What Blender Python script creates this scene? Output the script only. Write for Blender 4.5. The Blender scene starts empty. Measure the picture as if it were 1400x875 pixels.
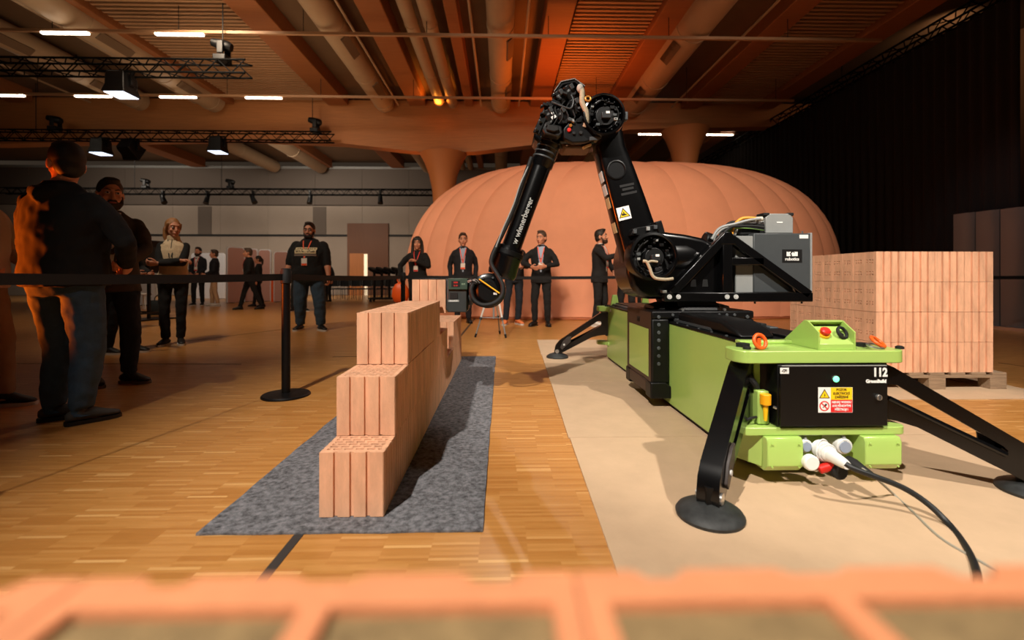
import bpy, bmesh, math, random
from mathutils import Vector, Matrix, noise
from mathutils.geometry import tessellate_polygon

random.seed(7)
S = bpy.context.scene
COL = S.collection
R = math.radians

# ------------------------------------------------------------------ camera, world, lights, exposure
FPX, PX0, HOR, HC = 620.0, 700.0, 379.0, 0.93      # focal length (px of 1400), principal column, horizon row, eye height
TH = math.atan(14.0 / FPX)
cd = bpy.data.cameras.new('camera'); cam = bpy.data.objects.new('camera', cd); COL.objects.link(cam)
cam.location = (0, 0, HC); cam.rotation_euler = (R(90), 0, -TH)
cd.sensor_width = 36; cd.lens = FPX / 1400 * 36; cd.shift_y = -58.5 / 1400
cd.clip_start = 0.02; cd.clip_end = 200
cd.dof.use_dof = True; cd.dof.focus_distance = 3.0; cd.dof.aperture_fstop = 1.7
S.camera = cam
S.view_settings.view_transform = 'Standard'; S.view_settings.look = 'None'
S.view_settings.gamma = 1; S.view_settings.use_curve_mapping = False
S.view_settings.exposure = 0.0
w = bpy.data.worlds.new('world'); S.world = w; w.use_nodes = True
w.node_tree.nodes['Background'].inputs[0].default_value = (1.0, 0.72, 0.5, 1)
w.node_tree.nodes['Background'].inputs[1].default_value = 0.03

def spot(name, loc, tgt, power, col, size=60, blend=0.6, rad=0.12):
    l = bpy.data.lights.new(name, 'SPOT'); l.energy = power; l.color = col; l.spot_size = R(size); l.spot_blend = blend
    l.shadow_soft_size = rad
    o = bpy.data.objects.new(name, l); COL.objects.link(o); o.location = loc
    o.rotation_euler = (Vector(tgt) - Vector(loc)).to_track_quat('-Z', 'Y').to_euler()
    return o
def area(name, loc, tgt, power, col, sx, sy):
    l = bpy.data.lights.new(name, 'AREA'); l.energy = power; l.color = col; l.shape = 'RECTANGLE'; l.size = sx; l.size_y = sy
    o = bpy.data.objects.new(name, l); COL.objects.link(o); o.location = loc
    o.rotation_euler = (Vector(tgt) - Vector(loc)).to_track_quat('-Z', 'Y').to_euler()
    return o
WARM = (1.0, 0.92, 0.82)
spot('key_spot', (-2.3, -2.3, 6.6), (1.15, 2.9, 0.4), 3500, WARM, 55, 0.75, 0.10)
spot('key_spot', (3.9, -1.6, 6.6), (2.15, 3.2, 0.4), 2100, WARM, 35, 0.45, 0.10)
spot('rear_spot', (0.2, 9.4, 6.4), (0.0, 4.6, 0.3), 800, WARM, 56, 0.8, 0.12)
spot('floor_fill', (0.9, 4.2, 6.6), (0.7, 7.3, 0.0), 900, WARM, 50, 0.8, 0.2)  # extra lamp added to brighten the floor towards the dome
spot('dome_wash', (-1.2, 1.5, 6.3), (1.5, 11.0, 2.4), 2700, (1.0, 0.76, 0.55), 60, 0.9, 0.8)
spot('dome_wash', (6.0, 1.5, 6.3), (4.5, 11.0, 2.4), 1500, (1.0, 0.76, 0.55), 60, 0.9, 0.8)
spot('orange_uplight', (-2.0, 14.2, 6.2), (-2.0, 14.0, 7.0), 60, (1.0, 0.30, 0.03), 140, 0.6, 0.06)
spot('orange_uplight', (1.8, 11.6, 4.6), (1.6, 11.9, 7.0), 260, (1.0, 0.20, 0.02), 150, 0.9, 0.3)
spot('orange_uplight', (-2.4, 16.4, 0.9), (-2.1, 15.2, 5.0), 260, (1.0, 0.30, 0.05), 60, 0.9, 0.2)
spot('orange_side', (-4.9, 2.5, 0.55), (-3.0, 2.85, 1.0), 950, (1.0, 0.13, 0.006), 32, 0.8, 0.1)
spot('hall_wash', (-4.6, 3.6, 6.4), (-4.0, 8.2, 1.0), 750, (1.0, 0.82, 0.62), 60, 0.8, 0.3)  # fill added to lift the people on the left, no fixture modelled
spot('hall_wash', (-6.0, 8.4, 6.3), (-6.0, 14.0, 0.5), 650, (1.0, 0.78, 0.56), 120, 0.9, 0.4)
spot('back_wall_wash', (-9.0, 17.2, 5.9), (-8.0, 23.5, 2.2), 1500, (1.0, 0.86, 0.70), 130, 0.9, 1.2)
spot('back_wall_wash', (-17.0, 17.2, 5.9), (-17.0, 23.5, 2.2), 900, (1.0, 0.86, 0.70), 130, 0.9, 1.2)
spot('right_wall_fill', (10.2, 10.0, 6.6), (12.6, 13.0, 6.5), 60, (1.0, 0.62, 0.36), 150, 0.9, 0.3)  # unseen lamp added beyond the curtain to brighten the side wall
spot('partition_fill', (5.6, 6.0, 5.6), (9.0, 8.0, 1.4), 150, (0.92, 0.96, 1.0), 44, 0.9, 0.3)  # added lamp that brings the partition ribs out of the dark
area('ceiling_bounce', (-6.0, 9.0, 2.6), (-6.0, 11.5, 7.0), 110, (1.0, 0.74, 0.48), 5, 3)

# ------------------------------------------------------------------ helpers
def lin(c):
    return tuple(((v / 255) / 12.92 if v / 255 <= 0.04045 else ((v / 255 + 0.055) / 1.055) ** 2.4) for v in c[:3]) + (1,)
def P(px, py, Y):
    """world point on the ray of photo pixel (px, py) where world y equals Y"""
    a = (px - PX0) / FPX
    t = Y / (math.cos(TH) - math.sin(TH) * a)
    return Vector((t * (math.sin(TH) + math.cos(TH) * a), Y, HC - (py - HOR) / FPX * t))
def D(px, d, z=0.0):
    """world point at view depth d in photo column px, height z"""
    a = (px - PX0) / FPX * d
    return Vector((d * math.sin(TH) + a * math.cos(TH), d * math.cos(TH) - a * math.sin(TH), z))

_mats = {}
def M(name, col, rough=0.5, metal=0.0, var=0.0, scale=12.0, bump=0.0, bscale=150.0, stretch=(1, 1, 1), emit=None, estr=0.0, spec=0.5, coat=0.0):
    if name in _mats: return _mats[name]
    m = bpy.data.materials.new(name); m.use_nodes = True; nt = m.node_tree; N = nt.nodes; L = nt.links
    b = N['Principled BSDF']
    c = lin(col)
    b.inputs['Base Color'].default_value = c; b.inputs['Roughness'].default_value = rough; b.inputs['Metallic'].default_value = metal
    b.inputs['Specular IOR Level'].default_value = spec
    if coat: b.inputs['Coat Weight'].default_value = coat; b.inputs['Coat Roughness'].default_value = 0.15
    tc = N.new('ShaderNodeTexCoord'); mp = N.new('ShaderNodeMapping'); mp.inputs['Scale'].default_value = stretch
    L.new(tc.outputs['Object'], mp.inputs[0])
    if var:
        n = N.new('ShaderNodeTexNoise'); n.inputs['Scale'].default_value = scale; n.inputs['Detail'].default_value = 5; n.inputs['Roughness'].default_value = 0.65
        oi = N.new('ShaderNodeObjectInfo'); ml = N.new('ShaderNodeMath'); ml.operation = 'MULTIPLY'; ml.inputs[1].default_value = 53.0
        ad = N.new('ShaderNodeVectorMath'); L.new(oi.outputs['Random'], ml.inputs[0]); L.new(mp.outputs[0], ad.inputs[0]); L.new(ml.outputs[0], ad.inputs[1])
        L.new(ad.outputs[0], n.inputs['Vector'])
        r = N.new('ShaderNodeValToRGB'); r.color_ramp.elements[0].position = 0.3; r.color_ramp.elements[1].position = 0.7
        r.color_ramp.elements[0].color = tuple(v * (1 - var) for v in c[:3]) + (1,)
        r.color_ramp.elements[1].color = tuple(min(1, v * (1 + var)) for v in c[:3]) + (1,)
        L.new(n.outputs['Fac'], r.inputs[0]); L.new(r.outputs[0], b.inputs['Base Color'])
    if bump:
        n2 = N.new('ShaderNodeTexNoise'); n2.inputs['Scale'].default_value = bscale; n2.inputs['Detail'].default_value = 3
        L.new(mp.outputs[0], n2.inputs['Vector'])
        bp = N.new('ShaderNodeBump'); bp.inputs['Strength'].default_value = bump; bp.inputs['Distance'].default_value = 0.004
        L.new(n2.outputs['Fac'], bp.inputs['Height']); L.new(bp.outputs[0], b.inputs['Normal'])
    if emit:
        b.inputs['Emission Color'].default_value = lin(emit); b.inputs['Emission Strength'].default_value = estr
    _mats[name] = m
    return m

def basis(ax):
    ax = Vector(ax).normalized()
    up = Vector((0, 0, 1)) if abs(ax.z) < 0.95 else Vector((0, 1, 0))
    x = up.cross(ax).normalized(); y = ax.cross(x).normalized()
    return x, y, ax

class G:
    """collects geometry, in world or local coordinates"""
    def __init__(s): s.v = []; s.f = []
    def add(s, vs, fs):
        o = len(s.v); s.v.extend([Vector(p) for p in vs]); s.f.extend([[i + o for i in f] for f in fs]); return s
    def box(s, a, b, rot=None, piv=None):
        (x0, y0, z0), (x1, y1, z1) = a, b
        vs = [Vector(p) for p in ((x0, y0, z0), (x1, y0, z0), (x1, y1, z0), (x0, y1, z0), (x0, y0, z1), (x1, y0, z1), (x1, y1, z1), (x0, y1, z1))]
        if rot is not None:
            c = Vector(piv) if piv is not None else (vs[0] + vs[6]) / 2
            vs = [c + rot @ (p - c) for p in vs]
        return s.add(vs, [(0, 3, 2, 1), (4, 5, 6, 7), (0, 1, 5, 4), (1, 2, 6, 5), (2, 3, 7, 6), (3, 0, 4, 7)])
    def obox(s, c, ux, uy, uz, hx, hy, hz):
        c = Vector(c); ux, uy, uz = Vector(ux) * hx, Vector(uy) * hy, Vector(uz) * hz
        vs = [c + ux * i + uy * j + uz * k for k in (-1, 1) for (i, j) in ((-1, -1), (1, -1), (1, 1), (-1, 1))]
        return s.add(vs, [(0, 3, 2, 1), (4, 5, 6, 7), (0, 1, 5, 4), (1, 2, 6, 5), (2, 3, 7, 6), (3, 0, 4, 7)])
    def bar(s, p, q, w_, h_, side=None):
        """rectangular bar from p to q"""
        p, q = Vector(p), Vector(q); ax = (q - p)
        x, y, z = basis(ax)
        if side is not None:
            y = Vector(side).normalized(); z = ax.normalized(); x = y.cross(z).normalized(); y = z.cross(x)
        return s.obox((p + q) / 2, x, y, z, w_ / 2, h_ / 2, ax.length / 2)
    def rings(s, rs, cap=True):
        n = len(rs[0]); o = len(s.v)
        for r in rs: s.v.extend([Vector(p) for p in r])
        for i in range(len(rs) - 1):
            for j in range(n):
                a = o + i * n + j; b_ = o + i * n + (j + 1) % n
                s.f.append([a, b_, b_ + n, a + n])
        if cap:
            s.f.append([o + j for j in range(n)][::-1]); s.f.append([o + (len(rs) - 1) * n + j for j in range(n)])
        return s
    def loft(s, rows, n=20, sq=1.0, cap=True):
        """rows of (centre, rx, ry, xdir, ydir); sq<1 makes the section squarer"""
        out = []
        for c, rx, ry, xd, yd in rows:
            ring = []
            for j in range(n):
                t = 2 * math.pi * j / n; ct, st = math.cos(t), math.sin(t)
                ring.append(Vector(c) + Vector(xd) * (rx * math.copysign(abs(ct) ** sq, ct)) + Vector(yd) * (ry * math.copysign(abs(st) ** sq, st)))
            out.append(ring)
        return s.rings(out, cap)
    def cyl(s, p, q, r0, r1=None, n=20):
        p, q = Vector(p), Vector(q); r1 = r0 if r1 is None else r1
        x, y, z = basis(q - p)
        return s.loft([(p, r0, r0, x, y), (q, r1, r1, x, y)], n)
    def lathe(s, c, prof, n=28, ax=(0, 0, 1), cap=True):
        """prof: (distance along axis, radius)"""
        x, y, z = basis(ax); c = Vector(c)
        return s.loft([(c + z * h, r, r, x, y) for h, r in prof], n, cap=cap)
    def ring(s, c, ax, ro, ri, t, n=36):
        x, y, z = basis(ax); c = Vector(c); rs = []
        for (r, h) in ((ro, 0), (ro, t), (ri, t), (ri, 0), (ro, 0)):
            rs.append([c + z * h + x * r * math.cos(2 * math.pi * j / n) + y * r * math.sin(2 * math.pi * j / n) for j in range(n)])
        return s.rings(rs, cap=False)
    def torus(s, c, ax, r0, r1, n=24, k=8, sx=1.0):
        x, y, z = basis(ax); c = Vector(c); rs = []
        for i in range(n + 1):
            t = 2 * math.pi * i / n; d = x * math.cos(t) * sx + y * math.sin(t)
            dn = d.normalized()
            rs.append([c + d * r0 + dn * r1 * math.cos(2 * math.pi * j / k) + z * r1 * math.sin(2 * math.pi * j / k) for j in range(k)])
        return s.rings(rs, cap=False)
    def limb(s, pts, rad, n=12, flat=1.0):
        """round-ended tapered limb through pts"""
        pts = [Vector(p) for p in pts]; rs = []
        m = len(pts); x = None
        rows = []
        for i, p in enumerate(pts):
            d = (pts[min(i + 1, m - 1)] - pts[max(i - 1, 0)]).normalized()
            if x is None: x, y, _ = basis(d)
            else:
                x = (x - d * x.dot(d)).normalized(); y = d.cross(x)
            if i == 0:
                for k in (0.98, 0.8, 0.45): rows.append((p - d * rad[0] * k, rad[0] * math.sqrt(1 - k * k), x, y))
            rows.append((p, rad[i], x, y))
            if i == m - 1:
                for k in (0.45, 0.8, 0.98): rows.append((p + d * rad[i] * k, rad[i] * math.sqrt(1 - k * k), x, y))
        return s.loft([(c, r, r * flat, a, b_) for c, r, a, b_ in rows], n)
    def tube(s, pts, r, n=8, sub=6):
        pts = [Vector(p) for p in pts]; q = []
        for i in range(len(pts) - 1):
            p0, p1, p2, p3 = pts[max(i - 1, 0)], pts[i], pts[i + 1], pts[min(i + 2, len(pts) - 1)]
            for k in range(sub):
                t = k / sub
                q.append(0.5 * ((2 * p1) + (p2 - p0) * t + (2 * p0 - 5 * p1 + 4 * p2 - p3) * t * t + (3 * p1 - p0 - 3 * p2 + p3) * t ** 3))
        q.append(pts[-1]); rows = []; x = None
        for i, p in enumerate(q):
            d = (q[min(i + 1, len(q) - 1)] - q[max(i - 1, 0)]).normalized()
            if x is None: x, y, _ = basis(d)
            else: x = (x - d * x.dot(d)).normalized(); y = d.cross(x)
            rows.append((p, r, r, x, y))
        return s.loft(rows, n)
    def ell(s, c, r, rot=None, n=14, m=9):
        c = Vector(c); rs = []
        for i in range(m + 1):
            t = math.pi * (0.02 + 0.96 * i / m); rr = math.sin(t); zz = -math.cos(t)
            ring = []
            for j in range(n):
                p = Vector((r[0] * rr * math.cos(2 * math.pi * j / n), r[1] * rr * math.sin(2 * math.pi * j / n), r[2] * zz))
                ring.append(c + (rot @ p if rot is not None else p))
            rs.append(ring)
        return s.rings(rs)
    def prism(s, poly, d):
        """closed polygon (list of points) swept by vector d"""
        poly = [Vector(p) for p in poly]; d = Vector(d); n = len(poly)
        return s.rings([poly, [p + d for p in poly]])
    def holed(s, outer, inner, d):
        """polygon with one hole, swept by d"""
        outer = [Vector(p) for p in outer]; inner = [Vector(p) for p in inner]; d = Vector(d)
        tri = tessellate_polygon([outer, inner]); allp = outer + inner
        s.add(allp, tri); s.add([p + d for p in allp], tri)
        for lp in (outer, inner):
            n = len(lp); s.add(lp + [p + d for p in lp], [(i, (i + 1) % n, (i + 1) % n + n, i + n) for i in range(n)])
        return s
    def xf(s, f): s.v = [f(p) for p in s.v]; return s

def mesh_of(g, name, mat, off=Vector((0, 0, 0)), smooth=None):
    me = bpy.data.meshes.new(name)
    me.from_pydata([p - off for p in g.v], [], g.f)
    if mat is not None: me.materials.append(mat)
    me.validate(verbose=False)
    b = bmesh.new(); b.from_mesh(me); bmesh.ops.recalc_face_normals(b, faces=b.faces); b.to_mesh(me); b.free()
    if smooth is not None:
        me.shade_smooth(); me.set_sharp_from_angle(angle=R(smooth))
    me.update()
    return me
def link(name, me, parent=None, bevel=0.0, seg=2):
    o = bpy.data.objects.new(name, me); COL.objects.link(o)
    if parent is not None: o.parent = parent
    if bevel:
        md = o.modifiers.new('bevel', 'BEVEL'); md.width = bevel; md.segments = seg; md.limit_method = 'ANGLE'; md.angle_limit = R(35)
        md.harden_normals = False
        me.shade_smooth(); me.set_sharp_from_angle(angle=R(35))
    return o
def base_of(o):
    v = Vector((0, 0, 0))
    while o is not None: v += o.location; o = o.parent
    return v
def part(name, g, mat, parent, bevel=0.0, smooth=38, label=None, seg=2, stuff=False):
    """g is in world coordinates (parent roots are not rotated)"""
    o = link(name, mesh_of(g, name, mat, base_of(parent), smooth), parent, bevel, seg)
    if label: o['label'] = label
    if stuff: o['kind'] = 'stuff'
    return o
def root(name, loc, label, cat, group=None, rz=0.0):
    o = bpy.data.objects.new(name, None); COL.objects.link(o); o.location = loc; o.rotation_euler = (0, 0, rz); o.empty_display_size = 0.1
    o['label'] = label; o['category'] = cat
    if group: o['group'] = group
    return o
def thing(name, g, mat, loc, label, cat, group=None, bevel=0.0, smooth=38):
    o = link(name, mesh_of(g, name, mat, Vector(loc), smooth), None, bevel); o.location = loc
    o['label'] = label; o['category'] = cat
    if group: o['group'] = group
    return o
def struct(name, g, mat, smooth=None, parent=None, bevel=0.0):
    o = link(name, mesh_of(g, name, mat, Vector((0, 0, 0)) if parent is None else base_of(parent), smooth), parent, bevel)
    if parent is None: o['kind'] = 'structure'
    return o
def text_part(name, body, size, mat, parent, loc, xdir, ydir, bold=0.0, align='CENTER', sx=1.0, depth=0.0006):
    """flat lettering; xdir is the reading direction, ydir the up direction of the letters (world space)"""
    cu = bpy.data.curves.new(name, 'FONT'); cu.body = body; cu.size = size; cu.align_x = align; cu.align_y = 'CENTER'
    cu.offset = bold; cu.extrude = depth; cu.resolution_u = 3
    o = bpy.data.objects.new(name, cu); COL.objects.link(o)
    me = bpy.data.meshes.new_from_object(o); bpy.data.objects.remove(o); bpy.data.curves.remove(cu)
    x = Vector(xdir).normalized(); y = Vector(ydir).normalized(); z = x.cross(y)
    b = base_of(parent); loc = Vector(loc)
    for v in me.vertices: v.co = loc + x * v.co.x * sx + y * v.co.y + z * v.co.z - b
    me.materials.clear(); me.materials.append(mat); me.name = name
    return link(name, me, parent)
# ------------------------------------------------------------------ surface materials
def parquet():
    m = bpy.data.materials.new('oak_parquet'); m.use_nodes = True; nt = m.node_tree; N = nt.nodes; L = nt.links; b = N['Principled BSDF']
    def math_(op, a, c=None):
        n = N.new('ShaderNodeMath'); n.operation = op
        for i, v in enumerate((a, c)):
            if v is None: continue
            if isinstance(v, (int, float)): n.inputs[i].default_value = v
            else: L.new(v, n.inputs[i])
        return n.outputs[0]
    tc = N.new('ShaderNodeTexCoord'); sp = N.new('ShaderNodeSeparateXYZ'); L.new(tc.outputs['Object'], sp.inputs[0])
    row = math_('FLOOR', math_('MULTIPLY', sp.outputs[1], 1 / 0.0145))
    wr = N.new('ShaderNodeTexWhiteNoise'); wr.noise_dimensions = '1D'; L.new(math_('FLOOR', math_('MULTIPLY', row, 1 / 17.0)), wr.inputs['W'])
    xs = math_('ADD', math_('MULTIPLY', sp.outputs[0], 1 / 0.165), math_('MULTIPLY', wr.outputs['Value'], 7.0))
    col = math_('FLOOR', xs)
    cb = N.new('ShaderNodeCombineXYZ'); L.new(row, cb.inputs[0]); L.new(col, cb.inputs[1])
    wn = N.new('ShaderNodeTexWhiteNoise'); wn.noise_dimensions = '2D'; L.new(cb.outputs[0], wn.inputs['Vector'])
    r = N.new('ShaderNodeValToRGB'); e = r.color_ramp.elements
    e[0].position = 0; e[0].color = lin((178, 120, 58)); e[1].position = 1; e[1].color = lin((220, 170, 106))
    x = e.new(0.45); x.color = lin((190, 133, 69)); x = e.new(0.92); x.color = lin((198, 142, 78))
    L.new(wn.outputs['Value'], r.inputs[0])
    mp = N.new('ShaderNodeMapping'); mp.inputs['Scale'].default_value = (4, 60, 1); L.new(tc.outputs['Object'], mp.inputs[0])
    gn = N.new('ShaderNodeTexNoise'); gn.inputs['Scale'].default_value = 3; gn.inputs['Detail'].default_value = 6; L.new(mp.outputs[0], gn.inputs['Vector'])
    mx = N.new('ShaderNodeMix'); mx.data_type = 'RGBA'; mx.blend_type = 'MULTIPLY'; mx.inputs[0].default_value = 0.35
    g2 = N.new('ShaderNodeValToRGB'); g2.color_ramp.elements[0].position = .3; g2.color_ramp.elements[0].color = (.68, .62, .54, 1); g2.color_ramp.elements[1].position = .65
    L.new(gn.outputs['Fac'], g2.inputs[0]); L.new(r.outputs[0], mx.inputs[6]); L.new(g2.outputs[0], mx.inputs[7]); L.new(mx.outputs[2], b.inputs['Base Color'])
    b.inputs['Roughness'].default_value = 0.32
    fr = math_('FRACT', math_('MULTIPLY', sp.outputs[1], 1 / 0.0145))
    ed = math_('GREATER_THAN', fr, 0.06)
    bp = N.new('ShaderNodeBump'); bp.inputs['Strength'].default_value = 0.12; bp.inputs['Distance'].default_value = 0.001
    L.new(ed, bp.inputs['Height']); L.new(bp.outputs[0], b.inputs['Normal'])
    return m
FLOORM = parquet()
TERRA = M('terracotta', (224, 170, 134), 0.85, var=0.2, scale=9, bump=0.35, bscale=220, stretch=(1.6, 1.6, 0.4))
TERRA_FG = M('terracotta_orange', (214, 138, 94), 0.85, var=0.1, scale=14, bump=0.3)
WOOL = M('mineral_wool', (140, 116, 78), 1.0, var=0.3, scale=60, bump=0.8, bscale=400)
FELT = M('grey_felt', (104, 104, 108), 1.0, var=0.75, scale=42, bump=1.0, bscale=200)
BOARD = M('hardboard', (194, 164, 132), 0.75, var=0.06, scale=6, bump=0.08, bscale=300)
GREEN = M('green_paint', (168, 200, 102), 0.3, var=0.03, scale=3, coat=0.3)
BLACK = M('black_gloss', (7, 7, 8), 0.24, spec=0.4, coat=0.12, var=0.15, scale=30)
BLACKM = M('black_satin', (8, 8, 9), 0.42, spec=0.3, var=0.2, scale=25, bump=0.05)
BLACKT = M('black_matt', (9, 9, 9), 0.7)
DGREY = M('dark_grey_metal', (66, 70, 72), 0.45, var=0.05)
LGREY = M('light_grey_metal', (142, 144, 142), 0.45, var=0.05)
STEEL = M('steel', (190, 190, 188), 0.3, metal=0.9)
WHITE = M('white_plastic', (232, 232, 228), 0.45)
ORANGE = M('orange_plastic', (238, 96, 30), 0.4)
YELLOW = M('yellow_plastic', (246, 190, 22), 0.4)
RED = M('red_plastic', (220, 40, 30), 0.4)
TAN = M('tan_braid', (170, 156, 130), 0.8, var=0.2, scale=80)
BRASS = M('brass', (230, 160, 80), 0.3, metal=0.8)
STICK_W = M('white_print', (236, 236, 232), 0.5)
STICK_B = M('black_print', (12, 12, 12), 0.5)
WOODB = M('glulam_beam', (150, 92, 50), 0.6, var=0.12, scale=4, stretch=(0.3, 6, 3))
WOODG = M('glulam_girder', (186, 122, 70), 0.55, var=0.12, scale=4, stretch=(0.3, 3, 5))
CEILM = M('ceiling_board', (108, 84, 60), 0.8, var=0.08, scale=2)
SLATM = M('slat_wood', (176, 134, 96), 0.7)
DUCT = M('duct_metal', (172, 146, 116), 0.5, var=0.04, scale=3)
TRUSSM = M('truss_black', (5, 5, 5), 0.7, spec=0.08)
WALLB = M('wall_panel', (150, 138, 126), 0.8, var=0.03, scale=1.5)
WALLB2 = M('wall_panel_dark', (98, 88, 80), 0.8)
DOORM = M('door_wood', (104, 64, 38), 0.6, var=0.08, scale=4, stretch=(6, 1, 0.4))
CURT = M('stage_curtain', (22, 15, 11), 0.95, var=0.1)
LAMP = M('lamp_tube', (255, 240, 220), 0.5, emit=(255, 236, 210), estr=9.0)
PALW = M('pallet_wood', (150, 124, 98), 0.85, var=0.25, scale=10, stretch=(0.6, 8, 8), bump=0.3)
DOME = M('dome_fabric', (232, 160, 126), 0.75, var=0.04, scale=2, bump=0.1, bscale=60)

# ------------------------------------------------------------------ floor, walls
struct('floor', G().box((-30, -6, -0.1), (20, 30, 0)), FLOORM)
g = G().box((-30, 23.6, 0), (15, 23.9, 3.1)); struct('wall_back', g, WALLB)
YB = 23.6
wl = bpy.data.objects['wall_back']
# upper band, cladding panels and joints of the back wall
x = -28.8
while x < 8:
    wdt = 2.4
    part('panel', G().box((x + .005, YB - .05, 0.02), (x + wdt - .005, YB - .002, 3.03)), WALLB, wl)
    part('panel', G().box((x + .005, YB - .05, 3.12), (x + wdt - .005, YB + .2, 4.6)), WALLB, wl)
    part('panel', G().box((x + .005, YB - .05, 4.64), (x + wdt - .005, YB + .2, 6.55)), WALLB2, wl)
    x += wdt
part('wall_band', G().box((-30, YB - .07, 3.02), (10, YB - .0, 3.13)), BLACKT, wl)
part('wall_band', G().box((-30, YB - .1, 6.5), (10, YB + .1, 6.62)), LGREY, wl)
for px in (280, 437):
    p = P(px, 300, YB - .06)
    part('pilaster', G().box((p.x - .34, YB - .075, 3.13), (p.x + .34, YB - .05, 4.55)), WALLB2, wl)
# brown door leaf wall with the open lit doorway beside it
a, b_ = P(475, 303, YB - .1), P(531, 403, YB - .1)
d1 = struct('door_1', G().box((a.x, YB - .14, 0.0), (b_.x, YB - .07, 3.7)), DOORM)
c0, c1 = P(478, 346, YB - .2), P(497, 346, YB - .2)
part('door_leaf', G().box((c0.x, YB - .2, 0), (c1.x, YB - .141, 2.15)), M('door_leaf_wood', (178, 112, 60), 0.5, var=.1, scale=4, stretch=(6, 1, .4)), d1)
c2 = P(502, 346, YB - .2)
part('lit_opening', G().box((c1.x + .02, YB - .19, 0), (c2.x, YB - .142, 2.12)), M('lit_doorway', (255, 240, 210), 0.6, emit=(255, 230, 190), estr=0.7), d1)
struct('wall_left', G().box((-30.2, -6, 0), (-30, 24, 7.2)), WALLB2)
struct('wall_right', G().box((12.6, -6, 0), (12.8, 24, 7.2)), M('right_wall', (120, 92, 66), 0.9))
for y in (10.8, 16.0):
    struct('trim_1', G().box((12.2, y, 0), (12.6, y + .5, 7.0)), WOODB)

# ------------------------------------------------------------------ ceiling
ZC = 6.95
DZ = ZC - HC
ce = struct('ceiling', G().box((-30, -6, ZC), (15, 24, ZC + .15)), CEILM)
def rx(r, dz=DZ): return r * dz
# timber beams running away from the camera (pairs flank each slatted bay)
for r0, r1 in ((-2.62, -2.5), (-2.02, -1.93), (-1.56, -1.44), (-.94, -.83), (-.5, -.41), (-.2, -.155), (.155, .255), (.56, .66), (.99, 1.08), (1.40, 1.5)):
    g = G()
    for y0, y1 in ((2.0, 14.9), (15.3, 23.4)): g.box((rx(r0), y0, ZC - .42), (rx(r1), y1, ZC - .001))
    struct('beam_1', g, WOODB, bevel=.02)
# slatted bays between beam pairs
for (r0, r1, ww) in ((-1.43, -.95, 'left'), (.265, .555, 'middle'), (1.09, 1.39, 'right')):
    rt = root('slat_ceiling_panel', (rx((r0 + r1) / 2), 9, ZC - .3), 'slatted timber acoustic bay in the ceiling, %s' % {'left': 'widest one, over the lighting trusses', 'middle': 'the one above the robot elbow', 'right': 'the one beside the dark curtain'}[ww], 'ceiling panel')
    g = G(); y = 3.0
    while y < 14.8:
        g.box((rx(r0), y, ZC - .30), (rx(r1), y + .065, ZC - .25)); y += .145
    part('slat', g, SLATM, rt, stuff=True)
    g = G()
    for t in (.08, .5, .92): g.box((rx(r0 + (r1 - r0) * t) - .03, 3.0, ZC - .25), (rx(r0 + (r1 - r0) * t) + .03, 14.8, ZC - .21))
    part('batten', g, BLACKT, rt)
    part('gap_shade_backing', G().box((rx(r0), 3.0, ZC - .205), (rx(r1), 14.8, ZC - .19)), BLACKT, rt)  # black sheet put above the slats so the gaps look shaded
# round ducts
dl = {(-2.17, .30): 'pale round ventilation duct at the far left of the ceiling', (-1.74, .33): 'pale round duct running just left of the wide slatted bay',
      (-.71, .30): 'wide round duct between the left slatted bay and the twin pipes', (-.365, .15): 'thin round pipe, left one of the twin pipes lit orange',
      (-.29, .15): 'thin round pipe, right one of the twin pipes lit orange', (-.005, .30): 'wide round duct running straight above the robot forearm',
      (.82, .38): 'thick round duct right of the middle slatted bay'}
for (r0, rad), lb in dl.items():
    zc = ZC - .42; xx = r0 * (zc - rad - HC)
    rt = root('ventilation_duct', (xx, 8, zc), lb, 'duct', 'round ceiling ducts')
    for y0, y1 in ((2.0, 14.7), (15.5, 23.2)):
        part('duct_section', G().cyl((xx, y0, zc), (xx, y1, zc), rad, n=28), DUCT, rt)
    for y in (5, 7.5, 10, 12.5, 14.4, 17, 20):
        part('duct_collar', G().ring((xx, y, zc), (0, 1, 0), rad + .012, rad - .01, .05), DUCT, rt)
        part('hanger', G().cyl((xx, y + .025, zc + rad), (xx, y + .025, ZC), .012, n=6), BLACKT, rt)
    if rad > .25:
        for y in (10.7, 13.2):
            part('grille', G().obox((xx + (rad * .75 if xx < 0 else -rad * .75), y, zc - rad * .72), (0.7, 0, .7 if xx < 0 else -.7), (0, 1, 0), (-.7, 0, .7), .10, .45, .02), M('duct_grille', (110, 88, 66), .6), rt)
# small pipes
i = 0
for r0 in (-2.35, -1.16 - .6, -.6, -.12, .1, .75, 1.0):
    zz = ZC - .5; i += 1
    lbs = ['thin pale pipe at the left edge of the ceiling', 'thin pipe beside the left round duct', 'thin pipe right of the wide round duct', 'thin pipe left of the straight central duct', 'thin pipe right of the straight central duct', 'thin pipe left of the thick right duct', 'thin pipe beside the right beam']
    thing('ceiling_pipe', G().cyl((rx(r0, zz - HC), 3, zz), (rx(r0, zz - HC), 14.6, zz), .03, n=8), DUCT, (rx(r0, zz - HC), 9, zz), lbs[i - 1], 'pipe', 'thin pipes under the ceiling')

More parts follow.
